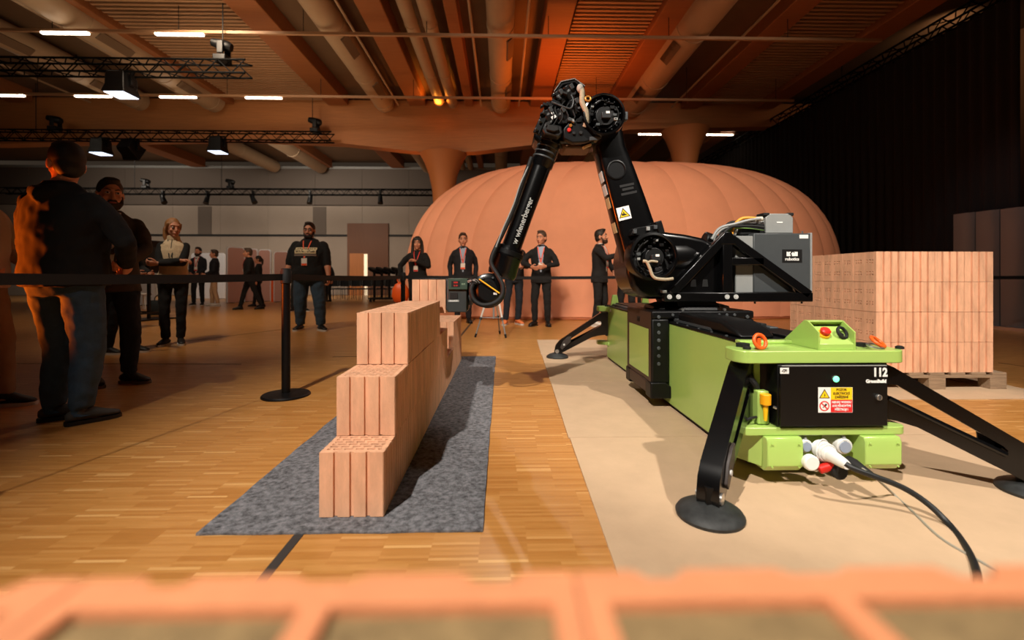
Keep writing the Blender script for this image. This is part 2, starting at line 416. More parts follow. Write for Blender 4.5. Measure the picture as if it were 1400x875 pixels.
# arched glulam girder on flared columns, across the hall
YG = 15.0
colx = [P(605, 230, YG).x, P(940, 200, YG).x, -13.6]
def zg(px, py): return P(px, py, YG).z
top = zg(600, 138)
lowp = [(-10, 197), (150, 193), (330, 190), (470, 196), (560, 206), (605, 209), (650, 207), (720, 199), (790, 190), (860, 177), (920, 175), (1000, 174), (1085, 172)]
lo = [P(a, b2, YG) for a, b2 in lowp]
g = G().prism([(-20, YG, top)] + [(-20, YG, lo[0].z)] + [Vector((p.x, YG, p.z)) for p in lo] + [(12.5, YG, lo[-1].z), (12.5, YG, top)], (0, .45, 0))
struct('beam_1', g, WOODG)
for cx, zt in ((colx[0], zg(605, 209)), (colx[1], zg(940, 176))):
    prof = [(0, .34), (zt - 1.75, .33), (zt - 1.2, .37), (zt - .7, .47), (zt - .3, .62), (zt, .78)]
    struct('column_1', G().lathe((cx, YG + .22, 0), prof, 36), M('column_wood', (190, 118, 66), .6), 60)

# suspended light tracks with tube lamps
def track(Y, z, x0, x1, lamps, label):
    rt = root('lighting_track', ((x0 + x1) / 2, Y, z), label, 'lighting track')
    part('rail', G().box((x0, Y - .03, z), (x1, Y + .03, z + .06)), M('track_metal', (170, 130, 96), .5), rt)
    xx = x0 + .5
    while xx < x1:
        part('hanger', G().cyl((xx, Y, z + .06), (xx, Y, ZC), .008, n=6), BLACKT, rt); xx += 2.6
    for a, c in lamps:
        p, q = P(a, 50, Y), P(c, 50, Y)
        part('lamp_tube', G().box((p.x, Y - .035, z - .04), (q.x, Y + .035, z - .001)), LAMP, rt)
Y1 = 9.7; z1 = P(600, 50, Y1).z
track(Y1, z1, -12.5, P(1205, 50, Y1).x, ((57, 121), (213, 278)), 'near suspended lighting track with two lit tubes')
Y2 = 12.9; z2 = P(600, 135, Y2).z
track(Y2, z2, -16, P(1085, 134, Y2).x, ((-20, 33), (103, 152), (219, 268), (336, 385)), 'middle suspended lighting track with four lit tubes')
Y3 = 17.4; z3 = P(900, 183, Y3).z
track(Y3, z3, 4.2, 9.2, ((873, 910), (965, 1002)), 'far short lighting track behind the girder with two lit tubes')

# ------------------------------------------------------------------ trusses and stage lights
def truss(p, q, h, label, hang=()):
    p, q = Vector(p), Vector(q); ax = (q - p).normalized(); side = ax.cross(Vector((0, 0, 1))).normalized(); up = Vector((0, 0, 1))
    rt = root('lighting_truss', (p + q) / 2, label, 'truss')
    offs = [(-1, -1), (1, -1), (1, 1), (-1, 1)]
    for a, b2 in offs:
        o = side * a * h / 2 + up * b2 * h / 2
        part('chord', G().cyl(p + o, q + o, h * .085, n=8), TRUSSM, rt)
    g = G(); n = max(4, int((q - p).length / h)); st = (q - p) / n
    for i in range(n):
        a, b2 = p + st * i, p + st * (i + 1)
        for k in range(4):
            (u0, w0), (u1, w1) = offs[k], offs[(k + 1) % 4]
            o0 = side * u0 * h / 2 + up * w0 * h / 2; o1 = side * u1 * h / 2 + up * w1 * h / 2
            if i % 2: o0, o1 = o1, o0
            g.cyl(a + o0, b2 + o1, h * .045, n=5)
    part('lattice', g, TRUSSM, rt, stuff=True)
    for t in hang:
        c = p.lerp(q, t); part('hanging_cable', G().cyl(c + up * h / 2, Vector((c.x, c.y, ZC)), .012, n=6), BLACKT, rt)
    return rt
T1Y, T2Y, T3Y = 9.6, 14.4, 20.5
t1z = P(200, 93, T1Y).z; t2z = P(200, 186, T2Y).z; t3z = P(400, 262.5, T3Y).z
truss((-15, T1Y, t1z), (P(340, 93, T1Y).x, T1Y, t1z), .27, 'nearest black lighting truss on the left under the ceiling', (.945, .42))
truss((-18, T2Y, t2z), (P(455, 186, T2Y).x, T2Y, t2z), .27, 'middle black lighting truss on the left across the girder', (.28, .95))
truss((-22, T3Y, t3z), (P(596, 262, T3Y).x, T3Y, t3z), .25, 'far black lighting truss in front of the back wall', (.30, .50))
XT = 9.15; zt = HC + XT / 1.777
tr = truss((XT, 1.5, zt), (XT, 22.5, zt), .29, 'long black truss carrying the dark curtain on the right', (.5, .68))
EMW = M('led_face', (235, 240, 255), .4, emit=(225, 235, 255), estr=2.2)
def led_panel(px, py, Y, wpx, label, tilt=0):
    c = P(px, py, Y); s = wpx * Y / FPX / 2
    rt = root('stage_light', c, label, 'stage light', 'wash lights under the trusses')
    rot = Matrix.Rotation(R(tilt), 3, 'X')
    g = G(); rs = []
    for z, k in ((1.0, .72), (.6, .8), (-.2, .82), (-.9, 1.0)):
        rs.append([c + rot @ Vector((sx * s * k, sy * s * k, z * s)) for sx, sy in ((-1, -1), (1, -1), (1, 1), (-1, 1))])
    g.rings(rs); part('housing', g, BLACKM, rt, bevel=s * .06)
    part('lens', G().add([c + rot @ Vector((sx * s * .85, sy * s * .85, -.91 * s)) for sx, sy in ((-1, -1), (1, -1), (1, 1), (-1, 1))] + [c + rot @ Vector((sx * s * .85, sy * s * .85, -.96 * s)) for sx, sy in ((-1, -1), (1, -1), (1, 1), (-1, 1))], [(0, 1, 2, 3), (4, 5, 6, 7), (0, 1, 5, 4), (1, 2, 6, 5), (2, 3, 7, 6), (3, 0, 4, 7)]), EMW, rt)
    g = G()
    for sx in (-1, 1): g.box((c.x + sx * s * .95 - s * .06, c.y - s * .2, c.z - s * .1), (c.x + sx * s * .95 + s * .06, c.y + s * .2, c.z + s * 1.2))
    g.box((c.x - s, c.y - s * .2, c.z + s * 1.15), (c.x + s, c.y + s * .2, c.z + s * 1.27)).cyl((c.x, c.y, c.z + s * 1.2), (c.x, c.y, c.z + s * 1.42), s * .12)
    part('yoke', g, BLACKM, rt)
led_panel(166, 116, T1Y, 30, 'lit square wash light hanging under the nearest truss')
led_panel(138, 201, T2Y, 20, 'square wash light under the middle truss, above the hooded man', 0)
led_panel(178, 204, T2Y, 22, 'tilted flat wash light under the middle truss', 55)
led_panel(298, 199, T2Y, 20, 'lit square wash light under the middle truss, right of the others')
def moving_head(px, py, Y, hpx, label, flip=1):
    c = P(px, py, Y); s = hpx * Y / FPX
    c.z = {T1Y: t1z + .137, T2Y: t2z + .137, T3Y: t3z + .127}[Y] + s * .5 + .002
    rt = root('moving_head_light', c, label, 'stage light', 'moving heads on top of the trusses')
    part('base', G().box((c.x - s * .28, c.y - s * .28, c.z - s * .5), (c.x + s * .28, c.y + s * .28, c.z - s * .22)), BLACKM, rt, bevel=s * .04)
    g = G()
    for k in (-1, 1): g.box((c.x - s * .08, c.y + k * s * .28 - s * .04, c.z - s * .22), (c.x + s * .2, c.y + k * s * .28 + s * .04, c.z + s * .35))
    part('yoke', g, BLACKM, rt, bevel=s * .03)
    ax = Vector((-flip, -.15, .25)).normalized(); m = Vector((c.x + s * .05, c.y, c.z + s * .25))
    x, y, z = basis(ax)
    part('head', G().loft([(m - ax * s * .35, s * .17, s * .17, x, y), (m - ax * s * .2, s * .24, s * .24, x, y), (m + ax * s * .2, s * .22, s * .22, x, y), (m + ax * s * .48, s * .17, s * .17, x, y)], 16), BLACKM, rt)
moving_head(304, 72, T1Y, 30, 'black moving head light on the end of the nearest truss')
moving_head(75, 171, T2Y, 20, 'black moving head on the middle truss, above the man in the hoodie')
moving_head(431, 171, T2Y, 20, 'black moving head on the right end of the middle truss')
moving_head(199, 253, T3Y, 13, 'small moving head on the far truss, left one')
moving_head(315, 253, T3Y, 13, 'small moving head on the far truss, right one')
def hung_spot(px, py, Y, hpx, label, lean):
    c = P(px, py, Y); s = hpx * Y / FPX
    rt = root('hanging_spotlight', c, label, 'stage light', 'spotlights hung under the far truss')
    ax = Vector((lean, -.3, -.8)).normalized(); x, y, z = basis(ax)
    part('barrel', G().loft([(c - ax * s * .5, s * .16, s * .16, x, y), (c, s * .2, s * .2, x, y), (c + ax * s * .45, s * .24, s * .24, x, y)], 14), BLACKM, rt)
    part('yoke', G().bar(c, (c.x, c.y, c.z + s * .75), s * .12, s * .3), BLACKM, rt)
for i, (px, ln) in enumerate(((223, .5), (283, 0), (346, .5), (424, 0), (520, .1))):
    hung_spot(px, 272, T3Y, 15, 'small black spotlight under the far truss, %s' % ['leftmost, tilted', 'second from left, straight', 'third from left, tilted', 'fourth from left, straight', 'rightmost'][i], ln)

# ------------------------------------------------------------------ dark curtain on the right, grey folding partition behind the brick pallet
def folds(p, q, z0, z1, amp, n, th=.02):
    p, q = Vector((p[0], p[1], 0)), Vector((q[0], q[1], 0)); ax = (q - p).normalized(); nr = Vector((-ax.y, ax.x, 0)); a = []; k = n * 8
    for i in range(k + 1):
        a.append(p.lerp(q, i / k) + nr * amp * math.sin(2 * math.pi * n * i / k))
    poly = a + [c + nr * th for c in reversed(a)]
    return G().rings([[Vector((c.x, c.y, z0)) for c in poly], [Vector((c.x, c.y, z1)) for c in poly]])
thing('stage_curtain', folds((XT, 7.8), (XT, 22.3), 0.02, zt - .1, .03, 60), CURT, (XT, 15, 0), 'tall dark curtain hanging from the right truss behind the dome', 'curtain', smooth=60)
GP = M('grey_partition', (112, 116, 118), .38, metal=.5)
XP = XT - .22; YP = XP * FPX / 632; pz = 2.10
rt = root('folding_partition', (XP, YP - 1.6, 0), 'grey folding partition with vertical ribs standing beyond the palletised bricks', 'partition')
for i in range(8):
    y0 = YP - i * .42
    part('panel', G().prism([(XP, y0, .06), (XP - .07, y0 - .06, .06), (XP - .07, y0 - .30, .06), (XP - .02, y0 - .418, .06), (XP + .03, y0 - .418, .06), (XP + .04, y0, .06)], (0, 0, pz - .012 * i)), GP, rt)
part('bottom_rail', G().box((XP - .12, YP - 3.4, 0), (XP + .06, YP, .058)), STEEL, rt)

# ------------------------------------------------------------------ floor joints, mat, boards
def strip(x0, y0, x1, y1, w_): 
    p, q = Vector((x0, y0, .0005)), Vector((x1, y1, .0005)); n = Vector((-(q - p).y, (q - p).x, 0)).normalized() * w_ / 2
    return G().prism([p - n, q - n, q + n, p + n], (0, 0, .0015))
DARKL = M('floor_joint', (44, 34, 24), .6)
struct('trim_2', strip(-.745, .75, -.60, 10.6, .034), M('joint_cover', (58, 54, 52), .5))
def FP(px, py): 
    d = HC * FPX / (py - HOR); return D(px, d)
for i, (a, b2) in enumerate((((0, 497), (330, 498)), ((195, 474), (470, 440)), ((1365, 496), (1440, 507)), ((455, 488), (520, 487)))):
    p, q = FP(*a), FP(*b2); struct('trim_3', strip(p.x, p.y, q.x, q.y, .014), DARKL)
# grey felt mat under the brick wall
mat_g = G(); nx, ny = 14, 50
x0, x1, y0, y1 = -1.10, -.07, 1.655, 5.30
rows = []
for j in range(ny + 1):
    rows.append([])
    for i in range(nx + 1):
        xx = x0 + (x1 - x0) * i / nx + .006 * noise.noise((0, j * .4, i * .3)); yy = y0 + (y1 - y0) * j / ny + .006 * noise.noise((i * .5, 0, 3))
        rows[-1].append(Vector((xx, yy, .0085 + .0012 * noise.noise((xx * 3, yy * 3, 1)))))
n = nx + 1
vs = [p for r_ in rows for p in r_]; fs = [(j * n + i, j * n + i + 1, (j + 1) * n + i + 1, (j + 1) * n + i) for j in range(ny) for i in range(nx)]
border = [i for i in range(n)] + [j * n + nx for j in range(1, ny + 1)] + [ny * n + i for i in range(nx - 1, -1, -1)] + [j * n for j in range(ny - 1, 0, -1)]
o = len(vs); vs += [Vector((vs[b2].x, vs[b2].y, 0.001)) for b2 in border]
fs += [(border[k], border[(k + 1) % len(border)], o + (k + 1) % len(border), o + k) for k in range(len(border))]
thing('felt_mat', G().add(vs, fs), FELT, (-.6, 3.4, 0), 'long grey speckled felt mat lying under the brick wall', 'mat')
# hardboard sheets under the robot
def board(y0, y1, xl0, xl1, xr, z, label):
    g = G().prism([(xl0, y0, z), (xr, y0, z), (xr, y1, z), (xl1, y1, z)], (0, 0, .006))
    thing('hardboard_sheet', g, BOARD, ((xl0 + xr) / 2, (y0 + y1) / 2, z), label, 'board', 'hardboard sheets under the robot')
board(1.02, 2.600, .352, .392, 2.62, .001, 'beige hardboard sheet on the floor, nearest, under the front feet')
board(2.606, 4.00, .385, .433, 2.62, .001, 'beige hardboard sheet, second from the camera, left of the green side panel')
board(4.006, 5.40, .430, .478, 2.62, .001, 'beige hardboard sheet, third from the camera, beside the sliding carriage')
board(5.406, 6.68, .470, .520, 2.62, .001, 'beige hardboard sheet, farthest, under the rear outrigger foot')
p = FP(1300, 545.5)
board(p.y - .02, 5.2, 2.68, 2.68, 4.33, .001, 'beige hardboard sheet under the loaded brick pallet')

# ------------------------------------------------------------------ bricks
BW, BL, BH = .246, .370, .2475
def brick_mesh(dents=False, gd=.009):
    """hollow clay brick: tongue and groove heads on +-y, combed sides on +-x, perforated bed faces; origin at the bottom centre.
    dents: the -x side is plain clay in three sections with pairs of small square dents pressed in"""
    hw, hl = BW / 2, BL / 2
    def head():                      # from x=-hw to +hw : (x, depth inwards)
        pts = [(-hw, 0)]
        for c in (-.062, 0, .062):
            pts += [(c - .0085, 0), (c - .007, gd), (c + .007, gd), (c + .0085, 0)]
        return pts
    def side(k=9):
        pts = [(-hl, .0035), (-hl + .004, 0)]
        for i in range(1, k):
            c = -hl + BL * i / k; dd = .010 if i % 3 == 0 else .008; wv = .0055 if i % 3 == 0 else .0045
            pts += [(c - wv, 0), (c, dd), (c + wv, 0)]
        return pts + [(hl - .004, 0)]
    west = [(-hw, hl)] if dents else [(-hw + d, -y) for y, d in side()]
    out = [(x, -hl + d) for x, d in head()] + [(hw - d, y) for y, d in side()] + [(-x, hl - d) for x, d in head()] + west
    g = G(); n = len(out)
    lo_ = [Vector((x, y, 0)) for x, y in out]; hi = [Vector((x, y, BH)) for x, y in out]
    g.add(lo_ + hi, [(i, (i + 1) % n, (i + 1) % n + n, i + n) for i in range(n - 1 if dents else n)])
    if dents:
        for s_ in range(3):
            ya, yb = -hl + BL * s_ / 3, -hl + BL * (s_ + 1) / 3
            xo = -hw + (.0015 if s_ == 1 else 0)
            o4 = [Vector((xo, ya + .002, 0)), Vector((xo, yb - .002, 0)), Vector((xo, yb - .002, BH)), Vector((xo, ya + .002, BH))]; hs = []
            for yy in (-.024, .002, .032):
                for zz in (.052, .074, .150, .172):
                    y = (ya + yb) / 2 + yy
                    hs.append([Vector((xo, y - .006, zz)), Vector((xo, y + .006, zz)), Vector((xo, y + .006, zz + .012)), Vector((xo, y - .006, zz + .012))])
            allp = o4 + [q for h in hs for q in h]
            g.add(allp, tessellate_polygon([o4] + hs))
            inn = Vector((.012, 0, 0))
            for h in hs: g.add(h + [q + inn for q in h], [(0, 1, 5, 4), (1, 2, 6, 5), (2, 3, 7, 6), (3, 0, 4, 7), (4, 5, 6, 7)])
            for yy in (ya, yb):
                g.add([(-hw + .006, yy, 0), (xo, yy + (.002 if yy == ya else -.002), 0), (xo, yy + (.002 if yy == ya else -.002), BH), (-hw + .006, yy, BH)], [(0, 1, 2, 3)])
    iw, il = hw - .014, hl - .016
    inner = [Vector((-iw, -il, BH)), Vector((iw, -il, BH)), Vector((iw, il, BH)), Vector((-iw, il, BH))]
    g.add(hi + inner, tessellate_polygon([hi, inner])); g.add(lo_, [list(range(n))])
    rowsn = 13; pitch = 2 * il / rowsn; y = -il
    for r_ in range(rowsn):
        ya, yb, yc = y, y + pitch * .45, y + pitch
        g.add([(-iw, ya, BH), (iw, ya, BH), (iw, yb, BH), (-iw, yb, BH)], [(0, 1, 2, 3)])
        ns = 5; sw = 2 * iw / ns; xs = -iw + (0 if r_ % 2 else -sw / 2)
        xa = -iw
        for k in range(ns + 1):
            a, c = max(-iw + .004, xs + k * sw + .006), min(iw - .004, xs + (k + 1) * sw - .006)
            if c - a < .008: continue
            g.add([(xa, yb, BH), (a, yb, BH), (a, yc, BH), (xa, yc, BH)], [(0, 1, 2, 3)])
            dz = .05
            g.add([(a, yb, BH), (c, yb, BH), (c, yc, BH), (a, yc, BH), (a, yb, BH - dz), (c, yb, BH - dz), (c, yc, BH - dz), (a, yc, BH - dz)],
                  [(0, 1, 5, 4), (1, 2, 6, 5), (2, 3, 7, 6), (3, 0, 4, 7), (4, 5, 6, 7)])
            xa = c
        g.add([(xa, yb, BH), (iw, yb, BH), (iw, yc, BH), (xa, yc, BH)], [(0, 1, 2, 3)])
        y = yc
    return g
BRICK = mesh_of(brick_mesh(), 'hollow_brick', TERRA)
def brick(x, y, z, label, group, me=None, rz=0.0):
    o = link('hollow_brick', me or BRICK); o.location = (x, y, z); o.rotation_euler = (0, 0, rz + random.uniform(-.003, .003))
    o['label'] = label; o['category'] = 'brick'
    if group: o['group'] = group
    return o
ORD = ['first', 'second', 'third', 'fourth', 'fifth', 'sixth', 'seventh', 'eighth', 'ninth', 'tenth']
WX = -.452 - BW / 2
def course(z, y0, n, nm, first=0, note=''):
    for i in range(n):
        brick(WX + random.uniform(-.002, .002), y0 + .372 * (i + .5), z, 'terracotta brick in the stepped wall, %s course, %s%s' % (nm, ORD[i + first] + ' from the near end', note), 'bricks laid in the stepped wall')
course(.0102, 1.752, 9, 'bottom')
course(.0102 + BH + .0028, 1.932, 5, 'middle')
course(.0102 + BH + .0028, 4.30, 2, 'middle', 5, ', beyond the gap')
course(.0102 + 2 * BH + .0056, 2.20, 3, 'top')
p = P(586.5, 428, 3.36)
held = brick(p.x, 3.36 + BL / 2, p.z, 'terracotta hollow brick held in the air by the robot gripper', None)

# pallet
PB = mesh_of(brick_mesh(True, .016), 'pallet_brick', TERRA)
pf = P(1198, 510, 3.66); PXL, PYF, PZ = pf.x, 3.66, .144
crs = ['bottom', 'second from the bottom', 'second from the top', 'top']
for c in range(4):
    for i in range(4):
        for j in range(3):
            if j > 0 and i > 0: continue
            lb = 'terracotta hollow brick on the pallet, %s course, %s' % (crs[c], ('front row, %s' % ['left corner', 'second from left', 'third from left', 'right end'][i]) if j == 0 else ['', 'left side, middle', 'left side, rearmost'][j])
            brick(PXL + .2475 * (i + .5), PYF + .372 * (j + .5), PZ + .2500 * c, lb, 'bricks stacked on the pallet', PB)
rt = root('wooden_pallet', (PXL + .5, PYF + .5, 0), 'worn wooden pallet under the stacked terracotta bricks', 'pallet')
px0, px1 = PXL - .08, PXL + 1.09; py0, py1 = PYF - .01, PYF + 1.16
for k in range(7):
    xx = px0 + (px1 - px0 - .12) * k / 6
    part('deck_board', G().box((xx, py0, .122), (xx + .12, py1, .1435)), PALW, rt, bevel=.002)
for yy in (py0, (py0 + py1) / 2 - .05, py1 - .1):
    part('stringer_board', G().box((px0, yy, .100), (px1, yy + .1, .1218)), PALW, rt, bevel=.002)
    for xx in (px0, (px0 + px1) / 2 - .07, px1 - .14):
        part('block', G().box((xx, yy, .0225), (xx + .14, yy + .1, .0998)), PALW, rt, bevel=.002)
for xx in (px0, (px0 + px1) / 2 - .07, px1 - .14):
    part('skid', G().box((xx, py0, .0073), (xx + .14, py1, .0223)), PALW, rt, bevel=.002)

# blurred wool-filled bricks right in front of the lens
ZF = .777
for k, lb in enumerate(('left end of the blurred foreground row', 'middle of the blurred foreground row', 'right end of the blurred foreground row')):
    xa = .038 - .248 * 2 + .248 * k; xb = xa + .2465; yb, ya = .235, -.13; z0 = ZF - .249
    rt = root('insulated_brick', ((xa + xb) / 2, (ya + yb) / 2, z0), 'orange wool-filled hollow brick, %s' % lb, 'brick', 'insulated bricks in the foreground')
    prof = [(0, 0), (.03, 0), (.036, -.007), (.05, -.007), (.056, 0), (.105, 0), (.112, -.005), (.135, -.005), (.142, 0), (.19, 0), (.197, -.009), (.214, -.009), (.221, 0), (.2465, 0)]
    t = .0125; m0, m1 = xa + .1165, xa + .1305
    outer = [(xa, ya), (xb, ya)] + [(xa + u, yb + v) for u, v in reversed(prof)]
    cells = [(xa + t, m0), (m1, xb - t)]; ys = [(ya + .02, ya + .17), (ya + .184, yb - .0225)]
    g = G(); o_ = [Vector((x, y, ZF)) for x, y in outer]; n = len(o_)
    hs = [[Vector((c0, y0, ZF)), Vector((c1, y0, ZF)), Vector((c1, y1, ZF)), Vector((c0, y1, ZF))] for c0, c1 in cells for y0, y1 in ys]
    allp = o_ + [q for h in hs for q in h]
    tri = tessellate_polygon([o_] + hs); g.add(allp, tri)
    dn = Vector((0, 0, -.249)); g.add([q + dn for q in allp], tri)
    for lp in [o_] + hs:
        m_ = len(lp); g.add(lp + [q + dn for q in lp], [(i, (i + 1) % m_, (i + 1) % m_ + m_, i + m_) for i in range(m_)])
    part('clay_shell', g, TERRA_FG, rt, bevel=.0012)
    for h in hs:
        part('wool_fill', G().box((h[0].x + .0002, h[0].y + .0002, z0 + .002), (h[2].x - .0002, h[2].y - .0002, ZF - .005)), WOOL, rt, smooth=None)
rt = root('timber_stand', (-.1, .05, 0), 'low timber stand carrying the blurred foreground bricks', 'stand')
part('stand_top', G().box((-.52, -.16, .498), (.34, .245, .527)), PALW, rt, bevel=.003)
for xx in (-.50, .26):
    for yy in (-.15, .18): part('leg', G().box((xx, yy, 0), (xx + .06, yy + .05, .498)), PALW, rt)
# ------------------------------------------------------------------ inflatable dome
DC = Vector((3.1, 12.25, 0)); DA, DB, DH = 5.55, 2.5, 3.82
rt = root('inflatable_dome', DC, 'huge salmon inflatable dome with bulging ribs filling the back of the hall', 'inflatable dome')
NG = 34
def sgp(v, e): return math.copysign(abs(v) ** e, v)
def dome_pt(th_, ph, bulge):
    """ph 0 at the floor .. 1 at the crown"""
    t = ph * math.pi / 2 * 1.10 - .16
    rr = sgp(math.cos(max(t, -.16)), .56) if t < math.pi / 2 else 0
    zz = sgp(math.sin(t), .80) if t > 0 else -sgp(math.sin(-t), .9)
    zz = (zz + .17) / 1.17
    rr *= 1
    c, s_ = math.cos(th_), math.sin(th_)
    k = 1 + bulge * .014
    return DC + Vector((DA * sgp(c, .72) * rr * k, DB * sgp(s_, .72) * rr * k, DH * zz + .05 * bulge * (rr > .05)))
def th_of(u):
    return u * 2 * math.pi
for i in range(NG):
    g = G(); K, J = 6, 18; vs = []
    for j in range(J + 1):
        for k in range(K + 1):
            u = (i + k / K) / NG
            b_ = math.sin(math.pi * k / K) ** .6 if 0 < k < K else 0
            vs.append(dome_pt(th_of(u), .02 + .955 * j / J, b_ * (1 if j > 0 else .3)))
    fs = [(j * (K + 1) + k, j * (K + 1) + k + 1, (j + 1) * (K + 1) + k + 1, (j + 1) * (K + 1) + k) for j in range(J) for k in range(K)]
    part('rib_panel', g.add(vs, fs), DOME, rt, smooth=80)
tor = []
for j in range(9):
    a_ = -math.pi / 2 + math.pi * j / 8
    kk = .972 + .022 * math.cos(a_)
    tor.append([Vector((DC.x + DA * sgp(math.cos(t), .72) * kk, DC.y + DB * sgp(math.sin(t), .72) * kk, .17 + .168 * math.sin(a_))) for t in [2 * math.pi * q / 72 for q in range(72)]])
part('base_tube', G().rings(tor), DOME, rt, smooth=80)

# ------------------------------------------------------------------ crowd barrier
BELT = M('barrier_belt', (14, 14, 15), .8)
posts = [D(0, 1.87), D(391, 3.56), D(551, 6.6), D(874, 8.0), D(1500, 6.4)]
posts[0] = posts[1] + (posts[0] - posts[1]) * 1.35
lbs = ['black belt barrier post off to the left', 'black belt barrier post with a round base standing left of the brick wall', 'black belt barrier post beside the woman in black, behind the wall',
       'black belt barrier post behind the robot', 'black belt barrier post at the right beyond the pallet']
for i, p in enumerate(posts):
    rt = root('barrier_post', p, lbs[i], 'barrier post', 'belt barrier posts')
    part('base', G().lathe(p, [(0, .178), (.010, .178), (.018, .170), (.024, .10), (.028, .04)], 48), BLACKM, rt)
    part('pole', G().cyl(p + Vector((0, 0, .026)), p + Vector((0, 0, .88)), .032, n=24), BLACKM, rt)
    part('belt_cassette', G().lathe(p, [(.88, .034), (.885, .041), (.975, .041), (.985, .036), (.995, .036), (1.0, .03)], 24), BLACKT, rt)
    if i + 1 < len(posts):
        q = posts[i + 1]; ax = (q - p).normalized(); n = Vector((-ax.y, ax.x, 0))
        a, b_ = p + ax * .04, q - ax * .04; L_ = 24; lo_ = []; 
        rs = []
        for k in range(L_ + 1):
            c = a.lerp(b_, k / L_); sag = -.012 * 4 * (k / L_) * (1 - k / L_)
            rs.append([c + n * .0012 + Vector((0, 0, .906 + sag)), c - n * .0012 + Vector((0, 0, .906 + sag)), c - n * .0012 + Vector((0, 0, .956 + sag)), c + n * .0012 + Vector((0, 0, .956 + sag))])
        part('belt', G().rings(rs), BELT, rt)

# ------------------------------------------------------------------ green platform
CX = 1.42
PF = root('robot_platform', (CX, 3.5, 0), 'green steel rail platform on four black outrigger legs carrying the robot', 'robot platform')
def pp(name, g, mat, bevel=0.0, **k): return part(name, g, mat, PF, bevel, **k)
XL, XR, ZT, YF, YR = 1.19, 1.65, .603, 2.02, 5.10
pp('side_panel', G().box((XL, 2.16, .035), (XL + .012, YR, ZT - .004)), GREEN, .003)
pp('side_panel', G().box((XR - .012, 2.16, .035), (XR, YR, ZT - .004)), GREEN, .003)
pp('bottom_plate', G().box((XL + .01, 2.2, .022), (XR - .01, YR, .034)), BLACKM)
pp('rail_deck', G().box((XL - .004, 2.26, ZT - .003), (XR + .004, YR - .02, ZT + .012)), BLACKM, .003)
for xx in (XL + .03, XR - .08):
    r_ = pp('guide_rail', G().box((xx, 2.62, ZT + .0125), (xx + .05, YR - .05, ZT + .035)), STEEL if False else DGREY, .004)
# screws along the deck edge
for k in range(16):
    y = 2.4 + k * .17
    pp('deck_screw', G().cyl((XL + .012, y, ZT + .012), (XL + .012, y, ZT + .018), .008, n=8), DGREY)
def plate(y0, y1, z0, z1, hw, rad, name, front=-1, cx=None):
    """slab with two rounded ears that carry the leg pivots, tapering back to the rail width"""
    cx = CX if cx is None else cx
    yo = y0 if front < 0 else y1; yi = y1 if front < 0 else y0
    half = []                                     # from the front corner arc to the inner end, +x side
    for k in range(9):
        t = math.pi / 2 * k / 8; half.append((hw - rad + rad * math.sin(t), yo - front * rad + front * rad * math.cos(t)))
    ye = yo - front * .115
    for k in range(6):
        t = math.pi / 3 * k / 5; half.append((hw - .05 * (1 - math.cos(t)), ye - front * .05 * math.sin(t)))
    half += [(.245, yo - front * .19), (.245, yi)]
    poly = [Vector((cx + x, y, z0)) for x, y in half] + [Vector((cx - x, y, z0)) for x, y in reversed(half)]
    return pp(name, G().prism(poly, (0, 0, z1 - z0)), GREEN, .004)
plate(1.985, 2.26, .546, .602, .385, .06, 'top_plate', -1, 1.437)
plate(1.985, 2.26, .226, .262, .385, .05, 'lower_plate', -1, 1.437)
plate(5.00, 5.24, .546, .600, .335, .09, 'top_plate', 1)
plate(5.00, 5.24, .17, .205, .335, .06, 'lower_plate', 1)
pp('raised_rib', G().box((CX - .25, 2.20, .6025), (CX + .25, 2.25, .618)), GREEN, .003)
# lug standing on the rear plate
pp('lifting_lug', G().prism([(1.20, 4.98, .60), (1.30, 4.98, .60), (1.275, 4.98, .735), (1.225, 4.98, .735)], (0, .03, 0)), GREEN, .005)
pp('lifting_lug', G().prism([(1.54, 4.98, .60), (1.64, 4.98, .60), (1.615, 4.98, .735), (1.565, 4.98, .735)], (0, .03, 0)), GREEN, .005)
# control box
bx0, bx1 = P(1066, 540, 1.97).x, P(1215, 540, 1.97).x
bz0, bz1 = P(1100, 584.5, 1.97).z, P(1100, 499.5, 1.97).z
pp('control_box', G().box((bx0, 1.985, bz0), (bx1, 2.24, bz1)), BLACKM, .004)
pp('control_box_door', G().box((bx0 + .004, 1.970, bz0 + .004), (bx1 - .004, 1.984, bz1 - .004)), M('door_brown_black', (12, 10, 9), .42, spec=.3), .003)
pp('side_box', G().box((bx1 + .002, 2.02, bz0 + .01), (CX + .33, 2.2, .54)), BLACKM, .004)
for k in range(2): pp('screw', G().cyl((bx1 + .02, 2.013, .43 - .02 * k), (bx1 + .02, 2.021, .43 - .02 * k), .004, n=8), STEEL)
YD = 1.9692
def on_door(px, py, y=YD): return P(px, py, y)
def decal(x0, y0, x1, y1, mat, name, parent=PF, Y=YD, th=.0006):
    a, b_ = P(x0, y1, Y), P(x1, y0, Y); a2, b2 = P(x0, y0, Y), P(x1, y1, Y)
    return part(name, G().prism([a, b2, b_, a2], (0, -th, 0)), mat, parent, smooth=None)
UX, UZ = (1, 0, 0), (0, 0, 1)
# number and lettering
p = on_door(1203, 509.5); text_part('lettering', '112', .052, STICK_W, PF, p + Vector((0, -.0012, 0)), UX, UZ, bold=.0022, sx=.85)
p = on_door(1197.5, 521.3); text_part('lettering', 'GreenBuild', .0195, STICK_W, PF, p + Vector((0, -.0012, 0)), UX, UZ, bold=.0012, sx=1.02)
lab = decal(1066.5, 502.8, 1078.5, 511, STICK_W, 'tag')
p = on_door(1072.5, 507); text_part('lettering', '-CP1', .017, STICK_B, lab, p + Vector((0, -.0012, 0)), UX, UZ, bold=.0004, sx=.75)
